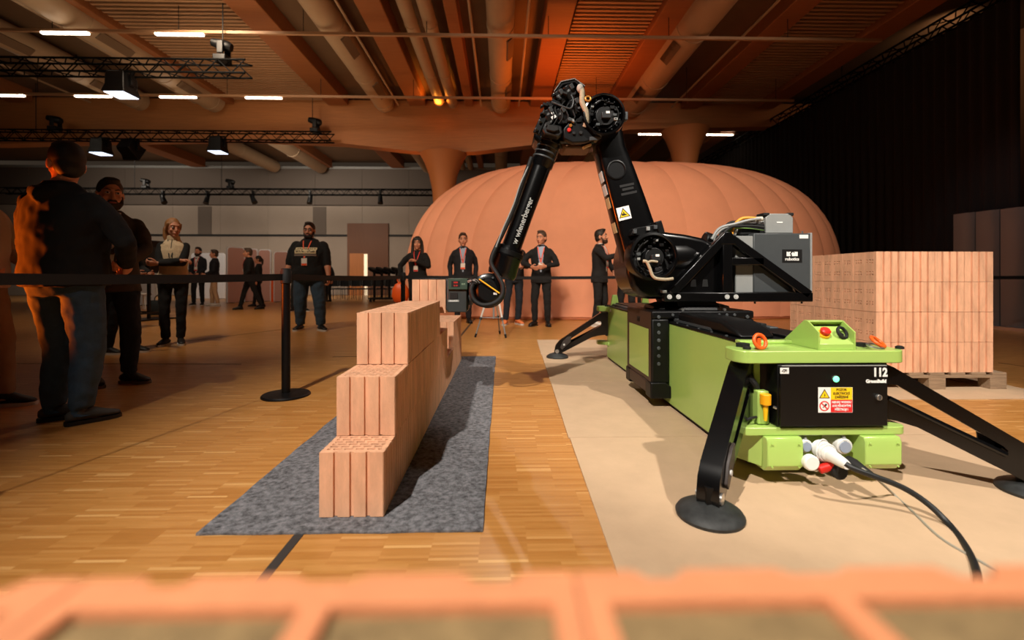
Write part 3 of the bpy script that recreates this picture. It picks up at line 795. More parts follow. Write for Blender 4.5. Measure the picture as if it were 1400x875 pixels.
# warning label: yellow and red rows
lab = decal(1118.5, 529.5, 1165.5, 564, STICK_W, 'warning_label')
decal(1135.8, 529.8, 1165.2, 546.4, M('label_yellow', (246, 206, 20), .5), 'yellow_field', lab, YD - .0007)
decal(1135.8, 546.6, 1165.2, 563.6, M('label_red', (222, 36, 40), .5), 'red_field', lab, YD - .0007)
tri = [P(1119.9, 544.5, YD - .0008), P(1134.7, 544.5, YD - .0008), P(1127.3, 531.8, YD - .0008)]
part('warning_triangle', G().prism(tri, (0, -.0004, 0)), STICK_B, lab, smooth=None)
c = (tri[0] + tri[1] + tri[2]) / 3
part('warning_triangle', G().prism([c + (q - c) * .78 + Vector((0, -.0006, 0)) for q in tri], (0, -.0003, 0)), M('label_yellow', (246, 206, 20), .5), lab, smooth=None)
z_ = [(.3, 1), (-.35, -.1), (.02, -.05), (-.25, -1), (.4, .2), (.02, .18)]
part('lightning_mark', G().prism([c + Vector((a * .009, -.0012, b_ * .0125)) for a, b_ in z_], (0, -.0003, 0)), STICK_B, lab, smooth=None)
c = P(1127.2, 555.2, YD - .001)
part('ban_ring', G().ring(c, (0, 1, 0), .0225, .0175, .0004, 32), RED, lab, smooth=None)
part('ban_bar', G().bar(c + Vector((-.0135, -.0005, .0135)), c + Vector((.0135, -.0005, -.0135)), .005, .0004, (0, 1, 0)), RED, lab, smooth=None)
part('ban_mark', G().bar(c + Vector((-.008, -.0002, -.008)), c + Vector((.007, -.0002, .006)), .003, .0003, (0, 1, 0)).bar(c + Vector((.002, -.0002, .001)), c + Vector((.009, -.0002, .009)), .008, .0003, (0, 1, 0)), STICK_B, lab, smooth=None)
for i, (t_, y_) in enumerate((('POZOR', 533), ('ELEKTRICKÉ', 538), ('ZAŘÍZENÍ', 543))):
    p = P(1150.5, y_, YD - .0016); text_part('lettering', t_, .0145, M('label_ink', (70, 50, 10), .6), lab, p, UX, UZ, bold=.0003, sx=.95)
for i, (t_, y_) in enumerate((('NEHAS VODOU', 550), ('ANI PĚNOVÝMI', 555), ('PŘÍSTROJI !', 560))):
    p = P(1150.5, y_, YD - .0016); text_part('lettering', t_, .0135, STICK_W, lab, p, UX, UZ, bold=.0004, sx=.9)
c = on_door(1142, 518)
pp('lamp_bezel', G().cyl(c + Vector((0, .002, 0)), c + Vector((0, -.005, 0)), .0155), STEEL)
pp('green_lamp', G().ell(c + Vector((0, -.006, 0)), (.013, .006, .013)), M('green_lamp', (120, 255, 190), .3, emit=(90, 255, 170), estr=2.6), label='small lit green indicator lamp')
c = on_door(1200.5, 543)
pp('key_lock', G().cyl(c + Vector((0, .002, 0)), c + Vector((0, -.010, 0)), .0125), STEEL, .001)
pp('key_lock', G().box((c.x - .003, c.y - .012, c.z - .009), (c.x + .003, c.y - .0101, c.z + .009)), DGREY)
pp('gasket', G().box((bx0 + .01, 1.968, bz1 - .004), (bx1 - .01, 1.972, bz1)), LGREY)
# feet housings below the lower plate
def skirt(xa, xb, za, zb, y0, y1):
    g = G().prism([(xa, y0 + .01, zb), (xa, y0, zb - .02), (xa, y0, za + .03), (xa, y0 + .03, za), (xa, y1, za), (xa, y1, zb)], (xb - xa, 0, 0))
    return pp('foot_housing', g, GREEN, .004)
sa, sb = P(1048.5, 600, 1.96), P(1097.5, 600, 1.96); zb_ = P(1070, 596, 1.96).z; za_ = P(1070, 646.5, 1.96).z
skirt(sa.x, sb.x, za_, .2255, 1.955, 2.34); 
sc, sd = P(1182, 600, 1.96), P(1232, 600, 1.96)
skirt(sc.x, sd.x, za_ + .004, .2255, 1.955, 2.34)
pp('housing_flank', G().prism([(sa.x - .075, 2.12, .085), (sa.x - .001, 1.992, .085), (sa.x - .001, 2.30, .085), (sa.x - .075, 2.30, .085)], (0, 0, .14)), GREEN, .004)
for xx in (sa.x + .02, sb.x - .02, sc.x + .02, sd.x - .02):
    for zz in (.20, .10): pp('screw', G().cyl((xx, 1.956, zz), (xx, 1.949, zz), .004, n=8), GREEN)
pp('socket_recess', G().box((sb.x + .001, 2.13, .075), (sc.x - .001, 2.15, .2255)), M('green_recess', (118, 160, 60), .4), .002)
# sockets with flaps
def socket(px, py, Y, r, label, flap=M('blue_grey_plastic', (148, 160, 180), .4)):
    c = P(px, py, Y)
    o = pp('socket', G().cyl(c + Vector((0, .10, .01)), c, r * .95, r), WHITE, .003, label=label)
    part('socket_cap', G().cyl(c + Vector((0, -.0005, 0)), c + Vector((0, -.006, 0)), r * .7), flap, o)
    part('cap_hinge', G().bar(c + Vector((0, 0, r * .6)), c + Vector((0, .02, r * 1.9)), r * .35, r * .3), LGREY, o)
socket(1102.5, 610.5, 1.99, .029, 'white socket with a grey cap at the left')
socket(1155, 611, 1.99, .036, 'white socket with a grey cap at the right')
pp('socket_flange', G().box((P(1139, 600, 2.12).x, 2.10, .13), (P(1168, 600, 2.12).x, 2.12, .225)), BLACKT, .004)
a, b_ = P(1118, 611, 2.0), P(1159, 637, 1.83)
ax = (b_ - a)
pp('coupling', G().lathe(a, [(0, .032), (.004, .036), (.035, .036), (.04, .033), (.075, .033), (.08, .028), (ax.length - .02, .021), (ax.length, .016)], 26, ax), WHITE, label='white screw plug coupling pointing down right')
for t in (.12, .26, .36): pp('coupling_ring', G().torus(a + ax * t, ax, .0375, .003, 24, 6), WHITE)
pp('coupling_loop', G().torus(a + ax * .18 + Vector((0, 0, .0)), ax + Vector((.05, .05, .02)), .046, .003, 24, 6), WHITE)
c = P(1111, 634, 1.93); pp('socket_lid', G().cyl(c, c + Vector((0, .03, .0)), .034, .034), WHITE, .006, label='round white lid hanging open')
c = P(1128, 640, 1.93); pp('red_plug', G().cyl(c + Vector((-.02, .01, -.01)), c + Vector((.035, .0, .012)), .019), RED, .003, label='red plug body behind the white lid')
c = P(1150, 646.5, 1.90); pp('socket_lid', G().cyl(c, c + Vector((0, .03, .0)), .033, .033), BLACKT, .006, label='round black lid hanging open')
# outrigger legs
def outrigger(piv, ang, L_, zoff=0.0, label=None):
    """black frame leg with a slot; piv on the floor plan, ang the outward heading"""
    u = Vector((math.cos(ang), math.sin(ang), 0)); n = Vector((-u.y, u.x, 0)); k = L_ / .45
    def q(a, z): return piv + u * a * k + Vector((0, 0, z))
    prof = [(-.07, .536), (.015, .536), (.05, .518), (.435, .205), (.47, .155), (.484, .085), (.478, .045), (.462, .035), (.42, .06), (.12, .252), (.06, .272), (-.01, .284), (-.07, .284)]
    slot = [(.025, .42), (.035, .438), (.06, .436), (.355, .205), (.368, .187), (.358, .170), (.335, .174), (.035, .385), (.025, .40)]
    t = .042
    leg = part('outrigger_leg', G().holed([q(a, z) - n * t for a, z in prof], [q(a, z) - n * t for a, z in slot], n * 2 * t), BLACK, PF, .008, label=label)
    part('edge_tube', G().tube([q(.36, .172) - n * (t + .004), q(.2, .27) - n * (t + .004), q(.035, .375) - n * (t + .004)], .012, 8), BLACK, leg)
    part('pivot_pin', G().cyl(q(-.035, .27), q(-.035, .61), .026), DGREY, leg)
    part('pivot_bolt', G().cyl(q(-.035, .6), q(-.035, .618), .034, n=6), BLACKT, leg)
    c = q(.455, 0.0072)
    foot = part('foot_pad', G().lathe(c, [(0, .124), (.012, .126), (.024, .118), (.036, .098), (.05, .06), (.058, .03)], 40), M('worn_rubber', (38, 40, 40), .6, var=.5, scale=25), leg)
    part('foot_pin', G().cyl(q(.455, .085) - n * (t + .006), q(.455, .085) + n * (t + .006), .022), STEEL, leg)
    for sg in (1,):
        o9 = n * sg * (t + .0005)
        part('knuckle', G().prism([q(a, z) + o9 for a, z in ((.315, .262), (.352, .252), (.40, .20), (.425, .13), (.405, .105), (.365, .15), (.32, .20))], n * sg * .014), M('worn_bracket', (52, 44, 40), .5, var=.3, scale=40), leg, .003)
        part('knuckle_bolt', G().cyl(q(.385, .165) + o9, q(.385, .165) + n * sg * (t + .02), .011), M('zinc', (196, 196, 192), .5), leg)
    part('foot_fork', G().bar(c + Vector((0, 0, .05)), c + Vector((0, 0, .12)), .05, .06), BLACKM, leg)
    return leg
outrigger(Vector((1.115, 2.09, 0)), math.atan2(-.33, -.29), .465, label='near left outrigger leg reaching towards the camera')
outrigger(Vector((1.752, 2.10, 0)), math.atan2(-.18, .45), .565, label='near right outrigger leg with a long slot')
outrigger(Vector((1.155, 5.10, 0)), math.atan2(.10, -.5), .52, label='far left outrigger leg beside the carriage')
outrigger(Vector((1.685, 5.10, 0)), math.atan2(.12, .5), .50, label='far right outrigger leg behind the rail')
# valve at the left of the control box
pp('post', G().box((1.17, 2.08, .262), (1.20, 2.12, .546)), GREEN, .003)
c = P(1043, 543, 2.03)
v = pp('valve', G().box((c.x - .028, 2.02, .265), (c.x + .024, 2.06, c.z + .03)), GREEN, .006)
part('valve_head', G().cyl(c + Vector((0, -.02, -.028)), c + Vector((0, -.02, .02)), .023), M('amber', (246, 170, 20), .4), v, .003, label='amber valve head')
part('valve_stem', G().cyl(c + Vector((0, -.02, -.10)), c + Vector((0, -.02, -.028)), .007, .012), YELLOW, v)
part('handle', G().tube([c + Vector((.03, -.03, -.035)), c + Vector((.06, -.04, -.05)), c + Vector((.075, -.04, -.068))], .006), STEEL, v)
pp('hose', G().tube([c + Vector((-.01, .03, .03)), c + Vector((-.03, .02, .06)), c + Vector((-.05, .03, .09))], .014), BLACKT)
pp('hose', G().tube([c + Vector((-.03, 0, -.09)), c + Vector((-.07, -.02, -.09)), c + Vector((-.10, .0, -.12))], .006), BLACKT)
# emergency stop console
e0, e1 = P(1115, 480, 2.03).x, P(1165.5, 480, 2.03).x
prof = [(2.01, .6023), (2.01, .682), (2.085, .728), (2.11, .728), (2.27, .612), (2.27, .6023)]
con = pp('stop_console', G().prism([(e0, y, z) for y, z in prof], (.006, 0, 0)).prism([(e1 - .006, y, z) for y, z in prof], (.006, 0, 0))
         .prism([(e0 + .006, 2.083, .721), (e0 + .006, 2.085, .728), (e0 + .006, 2.112, .728), (e0 + .006, 2.27, .612), (e0 + .006, 2.27, .603), (e0 + .006, 2.262, .603)], (e1 - e0 - .012, 0, 0))
         .prism([(e0 + .006, 2.012, .6025), (e0 + .006, 2.012, .628), (e0 + .006, 2.02, .634), (e0 + .006, 2.095, .70), (e0 + .006, 2.10, .6025)], (e1 - e0 - .012, 0, 0)), GREEN, .0015)
nn = Vector((0, -.60, .80)).normalized()
c = P(1124, 464.5, 2.062); c.z = .655
part('stop_base', G().cyl(c - nn * .012, c + nn * .022, .026), YELLOW, con, .002, label='yellow collar of the emergency stop')
part('stop_button', G().lathe(c, [(.022, .016), (.030, .0165), (.031, .021), (.041, .022), (.048, .015)], 24, nn), RED, con, label='red emergency stop mushroom')
c = P(1148, 463, 2.062); c.z = .655
part('selector_plate', G().obox(c - nn * .004, (1, 0, 0), nn.cross(Vector((1, 0, 0))), nn, .024, .026, .003), BLACKT, con, .002)
part('selector_ring', G().torus(c + nn * .026, nn + Vector((.2, 0, -.5)), .025, .007, 28, 8), BLACKT, con)
part('selector_knob', G().cyl(c, c + nn * .016, .012), BLACKM, con)
# orange lifting eyes
c = P(1039, 470, 2.03); c.z = .6025
r_ = pp('lifting_eye', G().torus(c + Vector((0, 0, .037)), (.25, -1, .35), (.031), .0082, 28, 10), ORANGE, label='orange lifting eye standing upright')
part('eye_stem', G().cyl(c + Vector((0, .014, .0)), c + Vector((0, .014, .05)), .012), ORANGE, r_)
c = P(1200, 474, 2.05); c.z = .604
r_ = pp('lifting_eye', G().torus(c + Vector((.0, 0, .028)), (.45, -.5, .8), .031, .0078, 28, 10, sx=1.35), ORANGE, label='orange lifting eye lying over with its carabiner')
part('carabiner', G().torus(c + Vector((-.03, -.02, .012)), (.1, -.3, 1), .025, .005, 24, 8, sx=1.3), STEEL, r_)
for px in (1021, 1230):
    c = P(px, 479, 2.04); c.z = .6022
    pp('plug_cap', G().lathe(c, [(0, .017), (.010, .017), (.012, .012), (.014, .009)], 24), BLACKT)
# cable chain and covers on the deck
g = G().prism([(1.22, 2.30, .616), (1.22, 2.36, .655), (1.22, 2.50, .69), (1.22, 3.12, .69), (1.22, 3.12, .616)], (.20, 0, 0)); pp('rail_cover', g, BLACKM, .02)
pp('cover_plate', G().box((1.46, 2.30, .616), (1.64, 3.13, .63)), BLACKM, .003)
pp('cover_plate', G().box((1.25, 3.85, .638), (1.60, 4.95, .65)), BLACKM, .003)
for k in range(22):
    y = 2.46 + k * .03
    pp('chain_link', G().box((1.425, y, .632), (1.456, y + .026, .675)), BLACKT, .003)
# rear lettering
p = Vector((XL - .0008, 4.93, .563)); text_part('lettering', 'KM', .038, STICK_W, PF, p, (0, -1, 0), UZ, bold=.001)

# ------------------------------------------------------------------ carriage and robot arm
RB = root('bricklaying_robot', (CX, 3.47, .63), 'black bricklaying robot arm on a sliding carriage with a grey controller cabinet', 'robot')
def rp(name, g, mat, bevel=0.0, parent=RB, **k): return part(name, g, mat, parent, bevel, **k)
C0, C1, CY0, CY1 = 1.055, 1.787, 3.17, 3.79
rp('carriage_deck', G().box((C0, CY0, .636), (C1, CY1, .692)), BLACKM, .012)
BRN = M('carriage_brown', (58, 40, 30), .45)
for xa, xb in ((C0, C0 + .125), (C1 - .125, C1)):
    o_ = [Vector((xa, CY0, .18)), Vector((xa, CY1, .18)), Vector((xa, CY1, .635)), Vector((xa, CY0, .635))]
    rp('carriage_skirt', G().box((xa, CY0, .18), (xb, CY1, .635)), BLACKM, .012)
sk = rp('skirt_panel', G().holed([Vector((C0 - .003, CY0 + .012, .19)), Vector((C0 - .003, CY1 - .012, .19)), Vector((C0 - .003, CY1 - .012, .68)), Vector((C0 - .003, CY0 + .012, .68))],
        [Vector((C0 - .003, CY0 + .06, .215)), Vector((C0 - .003, CY1 - .07, .215)), Vector((C0 - .003, CY1 - .07, .56)), Vector((C0 - .003, CY0 + .06, .56))], (.0025, 0, 0)), BRN)
part('window_panel', G().box((C0 - .0035, CY0 + .062, .217), (C0 - .0005, CY1 - .072, .558)), GREEN, sk)
text_part('lettering', 'KM', .05, STICK_B, RB, Vector((C0 - .0042, CY0 + .30, .61)), (0, -1, 0), UZ, bold=.003)
for k in range(7):
    z = .65 - k * .055
    rp('bolt', G().cyl((C0 + .05, CY0 + .001, z), (C0 + .05, CY0 - .006, z), .013, n=10), DGREY, .002)
    if k < 2: rp('bolt', G().cyl((C1 - .05, CY0 + .001, z), (C1 - .05, CY0 - .006, z), .013, n=10), DGREY, .002)
for yy in (CY0 - .01, CY1 - .11):
    rp('roller_bracket', G().prism([(C0 - .01, yy, .075), (C0 + .16, yy, .075), (C0 + .16, yy, .14), (C0 + .1, yy, .19), (C0 - .01, yy, .19)], (0, .12, 0)), BLACKM, .01)
rp('skirt_foot', G().box((C0 - .01, CY0 + .1, .10), (C0 + .04, CY1 - .1, .185)), BRN, .006)
for k in range(9):
    x = C0 + .15 + k * .055
    rp('bolt', G().cyl((x, CY0 + .001, .664), (x, CY0 - .006, .664), .011, n=8), DGREY, .002)
# slewing base
def octo(r, z, c=(CX, 3.47), k=1.0): return [Vector((c[0] + r * k * math.cos(R(22.5 + 45 * i)), c[1] + r * math.sin(R(22.5 + 45 * i)), z)) for i in range(8)]
rp('base_plate', G().rings([octo(.30, .6925, k=1.05), octo(.29, .715, k=1.05), octo(.20, .738, k=1.1)]), BLACKM, .004)
for xx in (-.14, .16): rp('bolt', G().cyl((CX + xx, 3.19, .70), (CX + xx, 3.175, .70), .010, n=10), STEEL)
rp('slew_ring', G().lathe((CX, 3.47, 0), [(.735, .21), (.755, .22), (.77, .22), (.775, .19)], 40), BLACKM)
rp('cover_wedge', G().prism([P(x, y, 3.24) for x, y in ((925, 411), (928, 420), (985, 420), (978, 411))], (0, .06, 0)), BLACKM, .004)
YA, YB2 = 3.24, 3.66
col = [(857, 352), (858, 374), (864, 393), (874, 404), (888, 409), (985, 409), (1003, 405), (1003, 352), (985, 336), (962, 325), (938, 320), (905, 316), (880, 316), (862, 328)]
rp('rotating_column', G().prism([P(x, y, YA) for x, y in col], (0, YB2 - YA, 0)), BLACK, .035, seg=4)
a = P(905, 352, YA); 
rp('column_shoulder', G().loft([(P(900, 352, 3.22) + Vector((0, .16, 0)), .16, .175, (0, 1, 0), UZ), (P(940, 352, 3.22) + Vector((0, .16, 0)), .165, .165, (0, 1, 0), UZ), (P(975, 350, 3.22) + Vector((0, .18, 0)), .14, .115, (0, 1, 0), UZ), (P(1000, 350, 3.22) + Vector((0, .2, 0)), .11, .07, (0, 1, 0), UZ)], 32), BLACK)
for px in (948, 964):
    rp('vent_slot', G().prism([P(px - 3, 382, YA) + Vector((0, -.002, 0)), P(px + 3, 382, YA) + Vector((0, -.002, 0)), P(px + 4, 392, YA) + Vector((0, -.002, 0)), P(px - 4, 392, YA) + Vector((0, -.002, 0))], (0, .003, 0)), BLACKT)
rp('rear_motor', G().cyl(P(962, 327, 3.4), P(985, 333, 3.4), .06, .05), BLACKM, .01)
def motor_face(c, ro, ri, Y0, rings_, label, seed):
    """open round housing with a motor, bolts and connectors inside; c on the axis, opening towards -y"""
    rnd = random.Random(seed)
    h = rp('motor_housing', G().lathe((c.x, Y0, c.z), [(0, ri), (-.004, ri + .004), (0, ro), (.03, ro + .006), (rings_, ro + .008), (rings_, ri), (.01, ri), (0, ri)], 44, (0, 1, 0), False), BLACK, label=label)
    part('inner_wall', G().cyl((c.x, Y0 + rings_ - .03, c.z), (c.x, Y0 + rings_ - .02, c.z), ri + .002, n=40), BLACKT, h)
    part('motor', G().lathe((c.x + .012, Y0 + .02, c.z - .004), [(0, .03), (0, .066), (.02, .072), (.05, .072), (.055, .085), (rings_ - .05, .085)], 32, (0, 1, 0)), M('motor_grey', (20, 20, 21), .4), h, .002)
    part('motor_plug', G().box((c.x - .02, Y0 - .012, c.z - .03), (c.x + .045, Y0 + .02, c.z + .012)), M('plug_black', (24, 24, 26), .5), h, .003)
    part('tag', G().box((c.x + .008, Y0 - .0135, c.z + .0), (c.x + .034, Y0 - .0122, c.z + .016)), STICK_W, h)
    for k in range(16):
        t = 2 * math.pi * k / 16 + .1; r1 = ri - .017
        part('bolt', G().cyl((c.x + r1 * math.cos(t), Y0 + .03, c.z + r1 * math.sin(t)), (c.x + r1 * math.cos(t), Y0 + .012, c.z + r1 * math.sin(t)), .0045, n=8), M('bolt_black', (24, 24, 25), .4), h)
    for k in range(14):
        t = rnd.uniform(0, 6.28); r1 = rnd.uniform(.07, ri - .03); s_ = rnd.uniform(.006, .016)
        q = Vector((c.x + r1 * math.cos(t), Y0 + .02, c.z + r1 * math.sin(t)))
        part('connector', G().box(q - Vector((s_, .012, s_ * .7)), q + Vector((s_, .03, s_ * .7))), [BLACKM, BLACKM, DGREY, BLACKM, M('plug_black', (24, 24, 26), .5), BLACKM, LGREY][k % 7], h, .002)
    for k in range(5):
        t = rnd.uniform(0, 6.28); r1 = ri - .03
        part('harness', G().tube([Vector((c.x + r1 * math.cos(t + j * .45), Y0 + .012 + .01 * (j % 2), c.z + r1 * math.sin(t + j * .45) * (1 - .12 * (j == 1)))) for j in range(4)], .006), BLACKT if k % 2 else BLACKM, h)
    return h
c2 = P(893, 351, 3.14)
hA = motor_face(c2, .168, .148, 3.125, .12, 'open round shoulder joint with motor inside', 3)
part('braided_cable', G().tube([P(879, 357, 3.115), P(884, 358, 3.11), P(888, 366, 3.11), P(894, 379, 3.11), P(908, 382, 3.11), P(920, 381, 3.12)], .011), TAN, hA)
part('braided_cable', G().tube([P(884, 360, 3.108), P(890, 357, 3.106), P(899, 358, 3.11)], .008), TAN, hA)
# link arm
YL = 3.27
link_poly = [(806, 196), (812, 225), (824, 270), (836, 318), (846, 345), (858, 368), (880, 372), (903, 352), (901, 318), (884, 268), (868, 222), (856, 190), (846, 172), (822, 172)]
lrows = [(822, 848, 172), (817, 853, 180), (815, 857, 200), (822, 870, 232), (832, 884, 270), (844, 901, 318), (851, 906, 345), (857, 900, 372)]
LY = 3.375
rows_ = []
for a_, b_, y_ in lrows:
    pl, pr = P(a_, y_, 3.30), P(b_, y_, 3.30)
    rows_.append((Vector(((pl.x + pr.x) / 2, LY, pl.z)), (pr.x - pl.x) / 2, .105, (1, 0, 0), (0, 1, 0)))
rp('link_arm', G().loft(rows_, 44, .5), BLACK, smooth=75)
c = P(843, 232, YL - .004)
lk = rp('link_cap', G().lathe((c.x, YL + .003, c.z), [(0, .074), (-.010, .070), (-.012, .062), (-.004, .058), (-.004, .001)], 36, (0, 1, 0)), BLACKM)
rp('link_clamp', G().prism([P(x, y, 3.2) for x, y in ((862, 322), (866, 312), (898, 306), (901, 322))], (0, .07, 0)), BLACKM, .006)
for x, y in ((868, 317), (886, 313), (896, 311)):
    q = P(x, y, 3.195); rp('clamp_fitting', G().box(q - Vector((.012, .01, .012)), q + Vector((.012, .02, .016))), DGREY if x != 886 else LGREY, .002)
rp('joint_lug', G().obox(P(899, 312, 3.25), (1, 0, .3), (0, 1, 0), (-.3, 0, 1), .022, .06, .045), BLACKM, .006)
def sticker(cx_, cy_, w_, h_, ang, mat, Y=YL, parent=RB, name='sticker', dy=-.0008):
    c = P(cx_, cy_, Y); x = Vector((math.cos(ang), 0, math.sin(ang))); z = Vector((-math.sin(ang), 0, math.cos(ang))); k = Y / FPX / 2
    return part(name, G().obox(c + Vector((0, dy, 0)), x, (0, 1, 0), z, w_ * k, .0006, h_ * k), mat, parent, smooth=None), c, x, z
st, c, x, z = sticker(853, 291.5, 18, 18, R(14), STICK_W, name='warning_sign')
k = 8.0 * YL / FPX
part('sign_triangle', G().prism([c + x * a * k + z * b_ * k + Vector((0, -.0016, 0)) for a, b_ in ((-1, -.72), (1, -.72), (0, .95))], (0, -.0003, 0)), STICK_B, st, smooth=None)
part('sign_triangle', G().prism([c + x * a * k + z * b_ * k + Vector((0, -.0021, 0)) for a, b_ in ((-.78, -.6), (.78, -.6), (0, .66))], (0, -.0003, 0)), M('label_yellow', (246, 206, 20), .5), st, smooth=None)
part('sign_mark', G().prism([c + x * a * k + z * b_ * k + Vector((0, -.0026, 0)) for a, b_ in ((-.45, -.4), (.4, -.4), (.4, -.2), (.1, -.15), (.05, .25), (-.1, .25), (-.12, -.1), (-.3, .05), (-.42, -.05))], (0, -.0003, 0)), STICK_B, st, smooth=None)
for (y_, mt) in ((241, STICK_W), (259, STICK_W), (277, M('cream_print', (214, 190, 140), .5)), (311, M('cream_print', (214, 190, 140), .5))):
    def edge(y): 
        for (a0_, _, y0_), (a1_, _, y1_) in zip(lrows, lrows[1:]):
            if y0_ <= y <= y1_: return P(a0_ + (a1_ - a0_) * (y - y0_) / (y1_ - y0_), y, 3.30)
    p0_, p1_ = edge(y_ - 7), edge(y_ + 7); e_ = (p1_ - p0_).normalized(); nrm = Vector((e_.z, 0, -e_.x)); nrm = nrm if nrm.x < 0 else -nrm
    part('sticker', G().obox((p0_ + p1_) / 2 + nrm * .0016 + Vector((0, .045, 0)), e_, (0, 1, 0), nrm, (p1_ - p0_).length / 2, .05, .0008), mt, RB, smooth=None)
for i_, (y_, w_) in enumerate(((253, 20), (258, 16), (264, 22))):
    sticker(857 + i_ * 1.5, y_, w_, 3.2, R(12), M('grey_print', (16, 16, 17), .7), name='embossed_mark')
# elbow
YE = 3.30
elb = [(738, 196), (729, 187), (735, 166), (745, 144), (762, 130), (790, 126), (815, 132), (846, 138), (855, 158), (851, 178), (838, 189), (805, 199), (775, 196)]
rp('elbow_housing', G().prism([P(x, y, YE) for x, y in elb], (0, .26, 0)), BLACK, .02, seg=3)
c3 = P(826, 156.5, 3.14)
hB = motor_face(c3, .146, .131, 3.13, .17, 'open round elbow joint with motor inside', 8)
part('housing_fitting', G().box(P(853, 158, 3.16) + Vector((-.01, 0, -.03)), P(853, 158, 3.16) + Vector((.03, .05, .03))), DGREY, hB, .006)
pl_ = [(770, 176), (777, 168), (788, 164), (795, 157), (801, 164), (807, 178), (819, 184), (816, 189), (800, 194), (783, 195), (771, 189)]
ep = rp('elbow_plate', G().prism([P(x, y, 3.17) for x, y in pl_], (0, .06, 0)), BLACKM, .008, seg=3)
for (x_, y_, r1, mt, nm) in ((778, 178, .014, RED, 'red_cap'), (780, 172, .0115, BRASS, 'brass_nipple'), (784.5, 182.5, .012, BLACKT, 'black_cap'), (794, 182, .013, BLACKT, 'black_cap')):
    q = P(x_, y_, 3.17); part(nm, G().cyl(q + Vector((0, .003, 0)), q + Vector((0, -.014, 0)), r1), mt, ep, .003)
part('tab', G().prism([P(x, y, 3.168) for x, y in ((806, 187), (820, 186), (829, 184), (818, 191), (806, 192))], (0, .012, 0)), DGREY, ep, .002)
rp('inspection_tab', G().prism([P(x, y, 3.28) for x, y in ((797, 200), (808, 196), (809, 198), (799, 202))], (0, .05, 0)), M('cream_print', (214, 190, 140), .5))
rp('elbow_belly', G().prism([P(x, y, 3.32) for x, y in ((764, 194), (812, 194), (808, 203), (772, 203))], (0, .2, 0)), M('bronze_cover', (96, 62, 34), .45), .01)
# open motor bay above the elbow
hood = [(757.5, 124.5), (767, 111.5), (785.5, 107.3), (799.5, 117), (798, 124), (786, 112.5), (770, 116), (761, 127)]
hd = rp('bay_hood', G().prism([P(x, y, 3.2) for x, y in hood], (0, .26, 0)), BLACKM, .004)
hr = [P(x, y, 3.195) for x, y in ((757.5, 125), (767, 111.5), (785.5, 107.5), (799.5, 117.5))]
part('hood_rim', G().bar(hr[0], hr[1], .006, .006).bar(hr[1], hr[2], .006, .006).bar(hr[2], hr[3], .006, .006), M('worn_edge', (120, 118, 114), .5), hd)
part('hood_back', G().prism([P(x, y, 3.44) for x, y in ((758, 125), (767, 112), (785, 108), (799, 118), (800, 150), (752, 150))], (0, .02, 0)), BLACKT, hd)
for i_, (x_, y_, r1, ln) in enumerate(((764, 134, .045, .09), (778, 127, .045, .10), (750, 158, .05, .08), (767, 158, .05, .1), (785, 146, .05, .1))):
    q = P(x_, y_, 3.22); ax = Vector((-.5, -.25, .83)).normalized()
    m_ = rp('wrist_motor', G().lathe(q, [(-ln / 2, r1), (-ln / 4, r1 * 1.05), (ln * .1, r1), (ln * .2, r1 * .8), (ln / 2, r1 * .75), (ln / 2 + .004, r1 * .4)], 22, ax), M('motor_grey', (20, 20, 21), .4), .002)
    part('motor_connector', G().obox(q + Vector((.01, -.055, .02)), ax, (0, 1, 0), ax.cross(Vector((0, 1, 0))), .018, .014, .014), DGREY, m_, .003)
rnd = random.Random(5)
for k in range(26):
    x_, y_ = rnd.uniform(740, 792), rnd.uniform(122, 172); 
    if x_ < 752 and y_ < 138: continue
    q = P(x_, y_, rnd.uniform(3.165, 3.21)); s_ = rnd.uniform(.006, .018)
    rp('bay_fitting', G().obox(q, (1, 0, rnd.uniform(-.6, .6)), (0, 1, 0), (0, 0, 1), s_, .02, s_ * rnd.uniform(.4, .9)), [BLACKM, BLACKM, DGREY, BLACKM, BLACKT, BLACKM, LGREY, BLACKM][k % 8], .002)
rp('white_tag', G().obox(P(757, 160, 3.16), Vector((.85, 0, .5)), (0, 1, 0), Vector((-.5, 0, .85)), .018, .001, .010), STICK_W)
rp('white_tag', G().obox(P(755, 154, 3.16), Vector((.85, 0, .5)), (0, 1, 0), Vector((-.5, 0, .85)), .008, .001, .012), STICK_W)
for x_ in (752, 757, 764, 772, 781):
    rp('bay_cable', G().tube([P(x_, 172 - (x_ - 750) * .2, 3.17), P(x_ + 5, 160, 3.16), P(x_ + 2, 148, 3.17), P(x_ + 10, 136, 3.2)], .0055), BLACKT)
rp('bay_bracket', G().tube([P(754, 139, 3.16), P(766, 144, 3.15), P(780, 148, 3.15), P(784, 138, 3.16), P(781, 130, 3.18)], .006), DGREY)
rp('bay_side_rail', G().bar(P(733, 183, 3.2), P(752, 141, 3.2), .03, .05), BLACKM, .006)
for t_ in (0, .3, .6, .9): 
    q = P(735, 178, 3.18).lerp(P(752, 141, 3.18), t_); rp('rail_bolt', G().cyl(q, q + Vector((-.018, -.02, .006)), .008, n=8), DGREY, .002)
rp('bay_bracket_block', G().prism([P(x, y, 3.17) for x, y in ((741, 176), (746, 166), (768, 172), (770, 182), (764, 187), (744, 183))], (0, .09, 0)), M('bracket_grey', (26, 26, 27), .4), .01)
rp('bay_handle', G().prism([P(x, y, 3.15) for x, y in ((749, 170), (763, 171), (765, 178), (757, 180), (747, 177))], (0, .03, 0)), BLACKT, .006)
rp('braided_hose', G().tube([P(793, 118, 3.17), P(796, 126, 3.15), P(796, 140, 3.14), P(801, 152, 3.14), P(802, 165, 3.15), P(800, 173, 3.17)], .019, 10), TAN, label='tan braided hose at the elbow')
